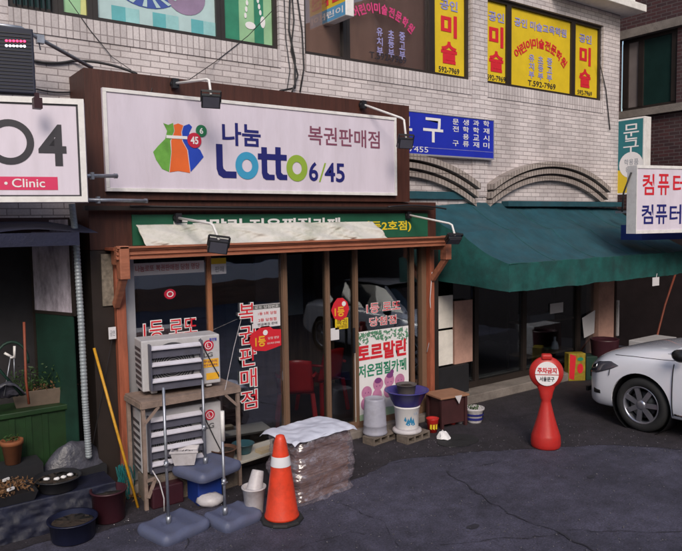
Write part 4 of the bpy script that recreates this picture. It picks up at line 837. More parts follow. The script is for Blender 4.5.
# two white boards
for (y0p, y1p, lb) in ((329, 296, 'upper white board leaning in the window beside the orange post'), (366, 331, 'lower white board leaning in the window beside the orange post')):
    u0, u1, v0, v1 = span(428.5, y1p + (y0p - y1p), 452, y1p, YW - .1); b = MB(); b.box(u0, u1, YW - .12, YW - .09, v0 + .005, v1); tag(b.out('white_board', mat('cream_board', (.82, .78, .74), .6, dirt=.2, dirtcol=(.4, .36, .33)), bevel=.004), lb, 'board', 'white boards beside the orange post')
b = MB(); u0, u1, v0, v1 = span(428.5, 410, 452, 368, YW - .1); b.box(u0, u1 + .3, YW - .14, YW - .06, .135, v1); tag(b.out('low_cabinet', M['dark'], bevel=.005), 'low black cabinet under the two white boards', 'cabinet')
b = MB(); q = W(453, 330, YW - .3)
b.tube([W(432, 272, 6.3), W(430, 300, 6.3), W(432, 330, 6.32), W(427, 352, 6.34)], .006, 6); tag(b.out('cable', M['plaswhite']), 'thin white cord hanging beside the right orange post', 'cable')
# interior shelf & goods
sf = root('display_shelf', 'dim display shelf behind awning shop glass holding goods', 'shelf', (8.7, 7.3, .13))
xs0, xs1 = W(526, 330, 7.15).x, W(572, 330, 7.15).x
b = MB()
for py in (320, 352, 375): z = W(550, py, 7.15).z; b.box(xs0, xs1, 7.1, 7.5, z - .03, z)
b.out('board', mat('shelf_wood', (.15, .09, .06), .6), sf)
b = MB()
for x in (xs0, xs1 - .03): b.box(x, x + .03, 7.52, 7.55, .05, 1.5)
b.out('upright', M['dkframe'], sf)
zs3 = W(550, 320, 7.15).z
b = MB(); b.box(xs0 + .1, xs0 + .75, 7.15, 7.4, zs3 + .002, zs3 + .12); tag(b.out('box', M['greyplas'], bevel=.005), 'flat grey box on top board of the dim shop shelf', 'box')
z5 = W(550, 352, 7.15).z
b = MB(); b.lathe([(.06, 0), (.07, .02), (.05, .12), (.02, .15), (.02, .22)], (xs0 + .9, 7.25, z5 + .002), 14); tag(b.out('bottle', M['greyplas']), 'pale bottle on second board of the dim shop shelf', 'bottle')
r_, mm, bx = card('notice', 550, 313, 563, 303, M['paper'], 'white paper stuck inside the dark awning shop window', 'notice', YW + .01)
b = MB(); b.poly([W(582, 318, YW - .01), W(595, 310, YW - .01), W(594, 333, YW - .01), W(584, 338, YW - .01)]); o = b.out('notice', M['paper']); o.modifiers.new('s', 'SOLIDIFY').thickness = .004; tag(o, 'tilted white paper on glass beside pinkish pillar', 'notice')
b = MB(); q = W(656, 281, YF - .03); b.box(q.x - .09, q.x + .09, q.y, q.y + .006, q.z - .07, q.z + .055); b.tube([q + Vector((.01, .003, .05)), q + Vector((.03, .003, .11))], .004, 5); tag(b.out('tag', M['paper']), 'small white tag hanging under awning valance at right', 'tag')
b = MB(); b.tube([W(676, 272, 6.2), W(665, 305, 6.2), W(654, 348, 6.2), W(650, 372, 6.1)], .018, 8); tag(b.out('pole', M['rust']), 'thin reddish pole leaning under the awning behind the white car', 'pole')
ac = root('outdoor_unit', 'beige air conditioner unit half hidden behind the white car', 'air conditioner', G(655, 372, .13) , 0)
o_ = ac.location; b = MB(); b.box(-.35, .45, -.1, .25, 0, .52); b.out('casing', M['acbody'], ac, world=False, bevel=.012)
b = MB(); b.lathe([(.02, 0), (.19, 0), (.19, -.012), (.17, -.012)], n=24, mtx=Matrix.Translation((-.05, -.101, .27)) @ Matrix.Rotation(R(90), 4, 'X') @ Matrix.Scale(-1, 4, (0, 0, 1))); b.out('fan_grille', M['acdark'], ac, world=False)
# ================================================================== yellow rack item & maroon bin
q = G(577, 381); yr_ = root('flyer_stand', 'yellow and red magazine stand behind the red parking marker', 'stand', q, R(-30))
b = MB(); b.box(-.14, .14, 0, .16, 0, .44); b.out('box', mat('dull_yellow', (.30, .22, .015), .6, var=.4, vs=12, dirt=.6, dirtcol=(.08, .05, .01), ds=9), yr_, world=False, bevel=.008)
b = MB(); b.flat(Ls, [(-.13, .05), (-.05, .02), (-.02, .40), (-.12, .44)], .003); b.ell(Ls, .05, .2, .05, .08, .003); b.out('print', M['red'], yr_, world=False)
b = MB(); b.ell(Ls, .05, .35, .05, .03, .004); b.out('print', M['greenink'], yr_, world=False)
b = MB(); b.box(.16, .42, .02, .3, 0, .38); b.out('side_bin', M['darkgreen'], yr_, world=False, bevel=.01)
q = G(598, 388); b = MB(); b.lathe([(.16, 0), (.2, .4), (.22, .62), (.225, .64), (.2, .64), (.19, .6)], (9.75, 6.25, 0), 20); tag(b.out('bin', M['maroon']), 'dark maroon bin behind the car nose beneath the awning', 'bin')

# ================================================================== CAR
car = root('parked_car', 'white sedan parked nose towards the awning shop at right edge', 'car', (8.45, 3.0, 0))
# stations: distance from nose, zbot, zmid, zbelt, ztop, wbot, wmid, wbelt, wtop
cyN = 5.32
ST = [(0.0, .24, .42, .58, .63, .66, .72, .70, .46), (.05, .19, .42, .66, .72, .74, .80, .77, .50), (.18, .17, .43, .72, .81, .80, .86, .82, .54), (.38, .17, .46, .79, .90, .84, .895, .86, .58), (.65, .18, .5, .86, .965, .86, .905, .87, .6), (.9, .19, .52, .89, 1.0, .86, .905, .87, .62), (1.2, .2, .52, .915, 1.03, .86, .905, .87, .64), (1.45, .2, .52, .925, 1.04, .85, .90, .87, .66),
      (2.0, .2, .5, .93, 1.04, .85, .90, .87, .66), (3.0, .2, .5, .94, 1.05, .85, .90, .87, .66), (3.6, .2, .52, .95, 1.06, .85, .90, .86, .6), (4.1, .22, .54, .95, 1.04, .83, .88, .84, .55), (4.45, .3, .6, .90, .96, .74, .80, .76, .48), (4.55, .38, .6, .82, .86, .6, .66, .62, .4)]
b = MB(); rings = []
for (s_, zb5, zm, zl, zt5, wb, wm, wl, wt) in ST:
    half = [(wb * .92, zb5), (wb, zb5 + .05), (wm - .01, (zb5 + zm) / 2), (wm, zm), (wm - .006, (zm + zl) / 2), (wl + .008, zl - .05), (wl - .03, zl), (wl * .86, zl + (zt5 - zl) * .45), (wt, zl + (zt5 - zl) * .85), (wt * .5, zt5 - .004)]
    ring = [(-x, z) for x, z in half] + [(x, z) for x, z in half[::-1]]
    rings.append([b.bm.verts.new((x, cyN - s_ + (0.0 if s_ > .3 else (.0 - .22 * (abs(x) / .8) ** 3 * (1 - s_ / .4))), z)) for x, z in ring])
for a_, c_ in zip(rings, rings[1:]):
    n = len(a_)
    for k in range(n): f = b.face([a_[k], a_[(k + 1) % n], c_[(k + 1) % n], c_[k]]); f.smooth = True
b.face(rings[0]); b.face(rings[-1][::-1])
body = b.out('body', M['carpaint'], car, world=False)
for v in body.data.vertices: v.co.y -= 3.0
sbd = body.modifiers.new('sub', 'SUBSURF'); sbd.levels = 2; sbd.render_levels = 2
WY = [4.37 - 3.0, 4.37 - 2.7 - 3.0]; WR = .325
cut = MB()
for wy in WY:
    for sx in (-1, 1): cut.tube([(sx * .60, wy, WR + .01), (sx * 1.2, wy, WR + .01)], .375, 40)
co = cut.out('cutter', M['trim'], car, world=False)
bo = body.modifiers.new('b', 'BOOLEAN'); bo.object = co; bo.operation = 'DIFFERENCE'; bo.solver = 'EXACT'
dg = bpy.context.evaluated_depsgraph_get(); dg.update(); me = bpy.data.meshes.new_from_object(body.evaluated_get(dg)); body.modifiers.clear(); body.data = me; me.name = 'body'
bpy.data.objects.remove(co)
for p in me.polygons: p.use_smooth = True
try: me.set_sharp_from_angle(angle=R(35))
except Exception: pass
for wy in WY:
    for sx in (-1, 1): b = MB(); b.tube([(sx * .6, wy, WR + .01), (sx * .875, wy, WR + .01)], .372, 36, cap=False); b.tube([(sx * .598, wy, WR + .01), (sx * .605, wy, WR + .01)], .372, 36); b.out('wheel_arch_liner', M['trim'], car, world=False)
for wy in WY:
    for sx in (-1, 1):
        wh = bpy.data.objects.new('wheel', None); COL.objects.link(wh); wh.parent = car; wh.location = (sx * .78, wy, WR); wh.rotation_euler = (0, R(90) * sx, 0)
        b = MB(); b.lathe([(.225, -.10), (.29, -.105), (.318, -.085), (.325, -.05), (.325, .05), (.318, .085), (.29, .105), (.225, .10), (.215, .0), (.225, -.10)], n=40); b.out('tyre', M['tyre'], wh, world=False)
        b = MB(); b.lathe([(.228, .098), (.222, .104), (.205, .09), (.20, .0)], n=40, cap=False)
        for k in range(7):
            a_ = 2 * math.pi * k / 7 + .3; ca, sa = math.cos(a_), math.sin(a_)
            for w1, w2, zz in ((.035, .022, .0),):
                P_ = [(.05, -w1 * .8), (.212, -w2 * 1.3), (.212, w2 * 1.3), (.05, w1 * .8)]
                b.prism([(x * ca - y * sa, x * sa + y * ca) for x, y in P_], Matrix.Translation((0, 0, .062)), .028)
        b.lathe([(.06, .05), (.06, .09), (.035, .098), (0, .098)], n=20); b.out('rim', M['rim'], wh, world=False)
        b = MB(); b.lathe([(.16, .02), (.16, .04), (0, .04)], n=24); b.out('brake_disc', M['trim'], wh, world=False)
# greenhouse
b = MB()
GS = [(1.2, .97, .975, .74, .74), (1.95, .93, 1.38, .80, .58), (2.3, .93, 1.45, .80, .58), (3.2, .93, 1.44, .80, .56), (3.75, .95, 1.25, .78, .58), (4.05, .97, .985, .70, .66)]
rr = []
for s_, z0, z1, w0, w1 in GS: y = cyN - 3.0 - s_; rr.append([b.bm.verts.new(p) for p in ((-w0, y, z0), (-w1, y, z1 - .04), (-w1 * .7, y, z1), (w1 * .7, y, z1), (w1, y, z1 - .04), (w0, y, z0))])
for a_, c_ in zip(rr, rr[1:]):
    for k in range(5): b.face([a_[k], a_[k + 1], c_[k + 1], c_[k]])
b.out('windows', mat('car_glass', (.012, .014, .018), .06, coat=1), car, world=False)
b = MB(); b.grid(lambda u, v: Vector((-.56 + 1.12 * u, cyN - 3.0 - 1.95 - 1.35 * v, 1.455 + .02 * math.sin(math.pi * v) - .03 * (2 * u - 1) ** 2)), 8, 8); b.out('roof', M['carpaint'], car, world=False)
for sx in (-1, 1): b = MB(); b.beam((sx * .74, cyN - 3 - 1.26, .99), (sx * .585, cyN - 3 - 1.97, 1.40), .05, .035); b.out('pillar', M['carpaint'], car, world=False)
bpy.context.view_layer.update(); nose = cyN - 3.0
def on_body(sx, d_, z, off=.006):
    ok, p, n_, i_ = body.ray_cast(Vector((sx * 2.0, nose - d_, z)), Vector((-sx, 0, 0)))
    return (p + n_ * off) if ok else Vector((sx * .7, nose - d_, z))
def patch(sx, lo, hi, name, m, nu=16, nv=5, off=.006):
    b = MB()
    def ev(c, t):
        t *= len(c) - 1; i = min(int(t), len(c) - 2); f = t - i; return c[i][0] + (c[i + 1][0] - c[i][0]) * f, c[i][1] + (c[i + 1][1] - c[i][1]) * f
    def f(u, v):
        (a0, z0), (a1, z1) = ev(lo, u), ev(hi, u); return on_body(sx, a0 + (a1 - a0) * v, z0 + (z1 - z0) * v, off)
    b.grid(f, nu, nv); o = b.out(name, m, car, world=False, recalc=False); o.modifiers.new('s', 'SOLIDIFY').thickness = .01; return o
for sx in (-1, 1):
    patch(sx, [(.16, .585), (.36, .62), (.56, .70), (.66, .755)], [(.16, .60), (.34, .755), (.55, .795), (.66, .76)], 'headlight', M['lamp'])
    patch(sx, [(1.34, .28), (1.34, .88)], [(1.348, .28), (1.348, .88)], 'door_gap', M['trim'], 12, 1, .002)
    patch(sx, [(.55, .862), (.8, .885), (1.2, .905), (1.34, .915)], [(.55, .867), (.8, .890), (1.2, .910), (1.34, .92)], 'bonnet_gap', M['trim'], 20, 1, .002)
    patch(sx, [(.24, .645), (.34, .675)], [(.25, .69), (.34, .735)], 'lamp_reflector', M['chrome'], 6, 3, .012)
    patch(sx, [(.54, .62), (.55, .70)], [(.544, .62), (.554, .70)], 'bumper_gap', M['trim'], 6, 1, .002)
    patch(sx, [(.30, .36), (.42, .37)], [(.30, .42), (.42, .41)], 'fog_lamp', M['trim'], 6, 2, .003)
    patch(sx, [(1.36, .29), (2.3, .29)], [(1.36, .31), (2.3, .31)], 'side_trim', M['chrome'], 10, 1, .008)
    b = MB(); b.lathe([(.001, -.05), (.05, -.04), (.075, 0), (.07, .05), (.001, .075)], n=16, mtx=Matrix.Translation((sx * .98, cyN - 3 - 1.47, 1.01)) @ Matrix.Rotation(R(90), 4, 'Y') @ Matrix.Scale(1.4, 4, (0, 1, 0))); b.out('mirror', M['trim'], car, world=False)
b = MB(); b.box(-.45, .45, cyN - 3.02, cyN - 2.985, .45, .54); b.box(-.55, .55, cyN - 3.02, cyN - 2.99, .27, .33); b.out('grille', M['trim'], car, world=False)
b = MB(); b.box(-.26, .26, cyN - 2.99, cyN - 2.98, .35, .44); b.out('number_plate', M['white'], car, world=False)

# ================================================================== PARKING MARKER (red weighted marker)
q = G(549, 451) + Vector((.1, .12, 0)); PKS = .94
pk = root('parking_marker', 'red skittle shaped no parking marker with round white label', 'parking marker', (q.x, q.y, 0), R(-46))
b = MB(); b.lathe([(.0, 0), (.16, 0), (.172, .02), (.175, .06), (.17, .14), (.163, .16), (.135, .25), (.10, .37), (.075, .47), (.058, .54), (.056, .57), (.07, .60), (.083, .67), (.11, .74), (.14, .81)], n=32)
for v in b.bm.verts: v.co.y *= 1 - .55 * min(1, max(0, (v.co.z - .56) / .14))
b.lathe([(0, 0), (.13, 0.0), (.19, .035), (.20, .06), (.19, .085), (.13, .12), (0, .12)], n=32, mtx=Matrix.Translation((0, .06, .90)) @ Matrix.Rotation(R(90), 4, 'X'))
b.out('body', M['stopred'] , pk, world=False)
b = MB(); b.box(-.06, .06, -.06, .04, 1.06, 1.13); b.out('handle', M['stopred'] , pk, world=False, bevel=.02, seg=3)
Mk = fac(-.062); b = MB(); b.ell(Mk, 0, .90, .135, .145, .004, 32); pl_ = b.out('label_disc', M['white'] , pk, world=False)
b = MB(); txt(b, '주차금지', Mk, -.11, .11, .905, .975, .035, .008); b.out('lettering', M['red'], pl_, world=False)
b = MB(); txt(b, '서울문구', Mk, -.085, .085, .81, .865, .02, .008); b.out('lettering', M['ink'], pl_, world=False)
b = MB(); b.flat(Mk, [(-.135, .884), (.135, .884), (.135, .893), (-.135, .893)], .0065); b.out('rule', M['stopred'], pl_, world=False)

for o in [pk] + list(pk.children_recursive):
    if o.type == 'MESH': o.data.transform(Matrix.Scale(PKS, 4))
# ================================================================== TRAFFIC CONE
q = G(281, 526); q = q + Vector((.07, .1, 0)); cn = root('traffic_cone', 'orange traffic cone with white band on black base', 'cone', (q.x, q.y, 0))
b = MB(); b.lathe([(0, 0), (.185, 0), (.19, .012), (.185, .03), (.15, .035), (.148, .05)], n=10, smooth=False); b.out('base', M['rubber'], cn, world=False, bevel=.006)
b = MB(); b.lathe([(.152, .04), (.15, .055), (.14, .075), (.100, .38), (.092, .43), (.072, .58), (.056, .68), (.045, .72), (.035, .745), (.01, .755), (0, .755)], n=36); b.out('cone_body', M['cone'], cn, world=False)
b = MB(); b.lathe([(.0885, .49), (.0775, .575)], n=36, cap=False); 
b.out('band', M['band'], cn, world=False)

# ================================================================== WRAPPED CARDBOARD BUNDLE
q0, q1 = G(300, 507), G(354, 486); dv = (q1 - q0); an = math.atan2(dv.y, dv.x); bw = dv.length
bd = root('wrapped_bundle', 'bundle of flattened brown cardboard wrapped in clear film, pale sheet on top', 'bundle', (q0.x, q0.y, 0), an)
b = MB(); z = .0; k = 0
while z < .54:
    h_ = random.uniform(.018, .04); j = lambda: random.uniform(-.014, .014)
    b.box(.035 + j(), bw - .035 + j(), .035 + j(), .41 + j(), z + .002, z + h_); z += h_
b.out('cardboard', M['cardboard'], bd, world=False, bevel=.004)
def wrap(u, v):
    a_ = u * 2 * math.pi; ca, sa = math.cos(a_), math.sin(a_); n_ = 7
    k_ = (abs(ca) ** n_ + abs(sa) ** n_) ** (-1 / n_); hw, hd = bw / 2 + .015, .235
    x, y = ca * k_ * hw, sa * k_ * hd
    bul = 1 + .05 * math.sin(math.pi * v) - .03 * math.sin(v * 11) + .10 * max(0, .12 - v) / .12 * (.6 + noise.noise(Vector((x * 9, y * 9, 0)))) - .05 * max(0, v - .9) / .1
    r2 = .035 * noise.noise(Vector((x * 4, y * 4, v * 6))) + .016 * abs(noise.noise(Vector((x * 12 + v * 6, y * 12, v * 22)))) + .006 * noise.noise(Vector((x * 50, y * 50, v * 60)))
    return Vector((bw / 2 + x * (bul + r2 * 2.4), .225 + y * (bul + r2 * 3), .004 + (.585 + .02 * math.sin(a_ * 3)) * v))
b = MB(); b.grid(wrap, 260, 70); b.out('clear_film', M['film'], bd, world=False, recalc=False)
def sheet(u, v):
    x, y = -.07 + (bw + .10) * u, -.03 + .52 * v
    e = max(0, abs(u - .5) - .42) * 6 + max(0, abs(v - .5) - .42) * 5
    return Vector((x, y, .615 + .03 * noise.noise(Vector((x * 4, y * 4, 2))) + .008 * noise.noise(Vector((x * 13, y * 13, 2))) - .06 * e ** 1.5))
b = MB(); b.grid(sheet, 90, 66); o = b.out('top_sheet', M['sheet'], bd, world=False, recalc=False); o.modifiers.new('s', 'SOLIDIFY').thickness = .004

# ================================================================== AC UNITS AND STAND
def acunit(loc, rz, label, nslat=3, w_=.74, h_=.50, full=True):
    r_ = root('outdoor_unit', label, 'air conditioner', loc, rz, 'air conditioner outdoor units by the shop window')
    b = MB(); b.box(0, w_, 0, .28, .03, h_); b.box(.08, .14, .02, .26, 0, .03); b.box(w_ - .14, w_ - .08, .02, .26, 0, .03); b.out('casing', M['acbody'], r_, world=False, bevel=.012, seg=3)
    b = MB(); b.ring(Ls, w_ * .38, h_ * .5, .215, .215, .02, .004); b.ell(Ls, w_ * .38, h_ * .5, .19, .19, .003, 30)
    for k in range(7): b.box(-.004, -.001, .03, .25, .07 + k * (h_ - .12) / 7, .07 + k * (h_ - .12) / 7 + .03)
    b.out('fan_grille', M['acdark'], r_, world=False)
    b = MB()
    for k in range(9): rr_ = .02 + k * .02; b.ring(Ls, w_ * .38, h_ * .5, rr_ + .003, rr_ + .003, .004, .008, 24)
    b.out('wire_guard', M['acbody'], r_, world=False)
    b = MB(); x0, x1 = .07, w_ * .72; hs = h_ / (nslat + .35)
    for k in range(nslat):
        z1 = h_ - .06 - k * hs
        b.prism([(0, 0), (-.055, -.022), (-.058, -.012), (-.005, .010)], Matrix(((0, 0, 1, x0), (1, 0, 0, -.03), (0, 1, 0, z1), (0, 0, 0, 1))), x1 - x0)
        v = [(-.006, 0), (-.012, 0)]
    b.out('wind_slat', M['acslat'], r_, world=False)
    b = MB()
    for k in range(nslat): z1 = h_ - .06 - k * hs; b.box(x0, x1, -.05, -.046, z1 - .10, z1 - .03)
    for x in (x0 - .014, x1): b.box(x, x + .014, -.088, -.006, .05, h_ - .03)
    b.out('deflector_frame', mat('deflector', (.10, .10, .14), .5, .2, dirt=.4, dirtcol=(.07, .06, .06), ds=9), r_, world=False)
    lx = w_ * .86
    b = MB(); b.ell(Ls, lx - .01, h_ * .80, .052, .052, .004); b.out('logo_disc', M['redball'], r_, world=False)
    b = MB(); b.ring(Ls, lx - .01, h_ * .80, .036, .036, .007, .007); txt(b, 'L', Ls, lx - .022, lx, h_ * .80 - .016, h_ * .80 + .02, .02, .008); b.out('logo_mark', M['white'], r_, world=False)
    b = MB(); txt(b, 'LG', Ls, lx - .06, lx + .03, h_ * .58, h_ * .665, .02, .005); b.out('lettering', mat('grey_logo', (.1, .1, .11), .5), r_, world=False)
    if full:
        b = MB(); b.flat(Ls, [(lx - .07, h_ * .38), (lx + .085, h_ * .38), (lx + .085, h_ * .54), (lx - .07, h_ * .54)], .004); b.out('orange_label', M['goldink'], r_, world=False); b = MB(); b.flat(Ls, [(lx - .04, h_ * .14), (lx + .085, h_ * .14), (lx + .085, h_ * .27), (lx - .04, h_ * .27)], .004); b.out('orange_label', M['goldink'], r_, world=False)
        b = MB(); txt(b, '무상수리', Ls, lx - .06, lx + .07, h_ * .47, h_ * .52, .02, .006); txt(b, '인버터', Ls, lx - .06, lx + .07, h_ * .40, h_ * .45, .02, .006); b.out('lettering', M['mauve'], r_, world=False)
        b = MB(); txt(b, '절전형', Ls, lx, lx + .07, h_ * .88, h_ * .94, .02, .006); b.out('lettering', M['bluesign'], r_, world=False)
    b = MB(); b.tube([(w_ * .74, -.012, h_ * .95), (w_ * .80, -.02, h_ * .7), (w_ * .9, -.014, h_ * .4), (w_ * .97, -.012, h_ * .2), (w_ * .98, .05, .02)], .005, 6); b.out('wire', M['cable'], r_, world=False)
    return r_
TZ = 1.0
def at_z(px, py, z): return G(px, py, z)
tl = at_z(150, 397, TZ); tr = at_z(216, 384, TZ)
tan_ = -.12
acunit((tl.x - .05, tl.y + .04, TZ + .012), R(-7), 'white air conditioner unit with three slats standing on rusty frame table')
tb = root('metal_stand', 'weathered angle frame table carrying the upper air conditioner', 'stand', (2.6, 6.1, 0))
Lf = G(150, 505); c0 = at_z(127, 400, TZ); c1 = at_z(141, 402, TZ); c2 = at_z(240, 385, TZ)
dx = (c2 - c1); dx.z = 0; L_ = dx.length; dx.normalize(); dy = Vector((-dx.y, dx.x, 0))
def tp(a_, b_, z): p = c1 + dx * a_ + dy * b_; return Vector((p.x, p.y, z))
DD = .42
b = MB(); b.poly([tp(0, 0, TZ - .004), tp(L_, 0, TZ - .004), tp(L_, DD, TZ - .004), tp(0, DD, TZ - .004)]); o = b.out('table_top', M['tabwood'], tb); o.modifiers.new('s', 'SOLIDIFY').thickness = .018
b = MB()
for a_, e_ in (((0, 0), (L_, 0)), ((L_, 0), (L_, DD)), ((L_, DD), (0, DD)), ((0, DD), (0, 0))): b.beam(tp(*a_, TZ - .045), tp(*e_, TZ - .045), .02, .045)
b.out('apron', M['tabwood'], tb)
for a_, b_ in ((.02, .02), (L_ - .02, .02), (.02, DD - .02), (L_ - .02, DD - .02)): bb_ = MB(); bb_.beam(tp(a_, b_, 0), tp(a_, b_, TZ - .068), .032, .032); bb_.out('leg', M['tabwood'], tb)
b = MB(); b.beam(tp(.03, 0, TZ - .2), tp(.16, 0, TZ - .07), .012, .025); b.beam(tp(L_ - .03, 0, TZ - .2), tp(L_ - .16, 0, TZ - .07), .012, .025); b.beam(tp(.03, -.01, .12), tp(.1, -.01, .28), .012, .03); b.beam(tp(.02, -.01, .28), tp(.11, -.01, .285), .012, .03); b.out('brace', M['tabwood'], tb)
p2 = tp(.05, .10, 0)
acunit((p2.x, p2.y + .08, .25), R(-5), 'lower air conditioner unit with four slats beneath the frame table', 4, .78, .60, False)
b = MB(); b.box(p2.x + .02, p2.x + .74, p2.y - .02, p2.y + .26, .002, .248); tag(b.out('plinth', M['cinder']), 'concrete blocks under the lower air conditioner unit', 'blocks')
b = MB(); b.tube([tp(.08, .0, .36), tp(.12, -.06, .26), tp(.14, -.1, .12), tp(.13, -.12, .01)], .006, 8); tag(b.out('hose', M['plaswhite']), 'white drain hose curling to ground by left frame leg', 'hose')

# ================================================================== BANNER STAND BASES
def stand_base(c, rz, label, ph, foot=(.0, .0), z=0., sz=.40, clamp=False):
    r_ = root('banner_stand', label, 'banner stand', (c.x, c.y, z), rz, 'water filled banner stand bases')
    b = MB(); n = 24
    def f(u, v, top=True):
        x, y = (u - .5) * sz, (v - .5) * sz * .9
        e = max(abs(u - .5), abs(v - .5)) * 2
        h_ = .085 - .022 * max(0, e - .85) / .15 + .006 * math.cos(u * 12.5) - (.018 if math.hypot(x - foot[0], y - foot[1]) < .05 else 0)
        k_ = 1 - .10 * (abs(u - .5) * 2) ** 6 * (abs(v - .5) * 2) ** 6
        return Vector((x * k_, y * k_, h_))
    b.grid(f, n, n)
    def skirt(u, v):
        a_ = u * 4; s_ = min(3, int(a_)); t_ = a_ - s_; uv = ((t_, 0), (1, t_), (1 - t_, 1), (0, 1 - t_))[s_]; p = f(*uv); bul = 1 + .04 * math.sin(math.pi * v)
        return Vector((p.x * bul, p.y * bul, p.z * (1 - v)))
    b.grid(skirt, 96, 4); bmesh.ops.remove_doubles(b.bm, verts=b.bm.verts[:], dist=.0006); b.out('base', M['plasblue'], r_, world=False)
    b = MB(); b.tube([(foot[0], foot[1], .05), (foot[0] - .005, foot[1], ph)], .0125, 10); b.tube([(foot[0], foot[1], .06), (foot[0], foot[1], .13)], .022, 10); b.out('pole', M['galv'], r_, world=False)
    b = MB(); b.tube([(foot[0] - .004, foot[1], ph * .45), (foot[0] - .004, foot[1], ph * .45 + .05)], .02, 8); b.tube([(foot[0] - .03, foot[1] - .005, ph * .47), (foot[0] + .03, foot[1] - .005, ph * .47)], .008, 6); b.out('clamp', M['galv'], r_, world=False)
    if clamp: b = MB(); b.tube([(foot[0], foot[1], ph - .02), (foot[0], foot[1], ph + .24)], .018, 8); b.out('grip', M['white_frame'], r_, world=False)
    return r_
def pole_h(px, py, c): d = ray(px, py); t_ = math.hypot(c.x, c.y) / math.hypot(d.x, d.y); return (CAM + d * t_).z
cA = G(174, 526, .04); fA = G(172, 513, .07); stand_base(cA, R(14), 'grey banner stand base on ground left of the blue box', pole_h(167, 382, fA), (-.03, .03), sz=.47)
cC = G(233, 516, .04); fC = G(224, 505, .07); stand_base(cC, R(10), 'grey banner stand base on ground beside the white bucket', pole_h(221, 432, fC), (-.06, .03), sz=.40, clamp=True)
zB = .27; cB = G(207, 466, zB + .05); stand_base(cB, R(16), 'grey banner stand base raised on the blue box', pole_h(201, 380, cB) - zB, (.0, .02), z=zB, sz=.50)
b = MB(); b.box(cB.x - .14, cB.x + .10, cB.y - .10, cB.y + .15, .002, zB - .003); b.box(cB.x - .155, cB.x + .115, cB.y - .115, cB.y + .165, zB - .03, zB - .0035); tag(b.out('crate', M['bluebox'], bevel=.01), 'blue plastic box under the raised banner stand base', 'box')
b = MB(); b.box(cB.x - .50, cB.x - .2, cB.y + .08, cB.y + .32, .002, .2); tag(b.out('crate', M['maroon'], bevel=.015), 'dark red box in shadow under the frame table', 'box')
# basket planter on raised base
q = G(187, 452, zB + .1); pb = root('plant_basket', 'small white plastic basket planter on raised banner base', 'planter', (cB.x - .17, cB.y + .10, zB + .088), R(-30))
b = MB(); 
def frus(b, w0, d0, w1, d1, h_, t=.01):
    for (a0, a1, s0, s1) in ((w0, d0, w1, d1),):
        o0 = [(-w0, -d0, 0), (w0, -d0, 0), (w0, d0, 0), (-w0, d0, 0)]; o1 = [(-w1, -d1, h_), (w1, -d1, h_), (w1, d1, h_), (-w1, d1, h_)]; i1 = [(x * (1 - t / w1), y * (1 - t / d1), h_) for x, y, _ in o1]; i0 = [(x * .85, y * .85, h_ * .75) for x, y, _ in o1]
        V = [[b.bm.verts.new(p) for p in r] for r in (o0, o1, i1, i0)]
        b.face(V[0][::-1]); b.face(V[3])
        for A, Bv in zip(V, V[1:]):
            for k in range(4): b.face([A[k], A[(k + 1) % 4], Bv[(k + 1) % 4], Bv[k]])
frus(b, .09, .065, .125, .09, .14)
b.box(-.13, .13, -.097, -.092, .122, .142); b.out('basket', M['plaswhite'], pb, world=False, bevel=.003)
b = MB(); b.box(-.085, .085, -.055, .055, .088, .1); b.leaves(lambda: (random.uniform(-.08, .08), random.uniform(-.05, .05), .11), 40, .012); b.out('soil', M['soil'], pb, world=False)
# white stone
q = G(214, 508); b = MB(); b.lathe([(0, 0), (.07, .005), (.095, .04), (.085, .08), (.05, .105), (0, .11)], n=14, mtx=Matrix.Translation((q.x, q.y + .08, 0)) @ Matrix.Rotation(R(-30), 4, 'Z') @ Matrix.Scale(1.35, 4, (1, 0, 0)), jitter=.006); tag(b.out('stone', M['plaswhite']), 'pale rounded stone between two banner stand bases', 'stone')

# ================================================================== LOW SHELF BOARD WITH POTS
p0, p1 = G(228, 466, .25), G(272, 452, .25)
lb_ = root('low_bench', 'low cream plank on blocks in front of the glass', 'bench', (p0.x, p0.y, 0), math.atan2(p1.y - p0.y, p1.x - p0.x))
b = MB(); b.box(-.05, 1.0, 0, .34, .225, .25); b.out('plank', mat('cream_plank', (.42, .40, .36), .6, var=.15, dirt=.4, dirtcol=(.15, .13, .1), ds=6), lb_, world=False, bevel=.004)
b = MB(); b.box(.0, .15, .06, .28, 0.001, .223); b.box(.75, .95, .06, .28, 0.001, .223); b.out('block', M['cinder'], lb_, world=False)
def bowl(c, r, h_, m, label, name='bowl', cat='bowl', z=0., flare=.7, group=None, n=28, fill=None):
    r_ = root(name, label, cat, (c[0], c[1], z), 0, group)
    b = MB(); b.lathe([(0, 0), (r * flare, 0), (r * flare * 1.04, .01), (r * .96, h_ * .93), (r * 1.05, h_ * .95), (r * 1.05, h_), (r * .95, h_), (r * flare * .95, .02), (0, .018)], n=n); b.out('vessel', m, r_, world=False)
    if fill: b = MB(); b.lathe([(0, h_ * .82), (r * .86, h_ * .78)], n=n, jitter=.004); b.out('contents', fill, r_, world=False)
    return r_
def bc(u, v): m = wmat(lb_); p = m @ Vector((u, v, 0)); return (p.x, p.y)
bowl(bc(.33, .2), .11, .10, mat('teal_bowl', (.02, .07, .09), .4), 'dark teal bowl on the cream plank behind the cone', z=.2515)
bowl(bc(.07, .17), .13, .12, mat('brown_pot', (.10, .05, .035), .6), 'brown clay bowl at left end of cream plank', z=.2515, fill=M['soil'])
m_ = wmat(lb_); b = MB(); b.box(.42, .62, .02, .12, .2515, .285, m_); tag(b.out('wood_block', mat('pale_wood', (.45, .36, .24), .7)), 'short pale wood offcut on the cream plank', 'wood')
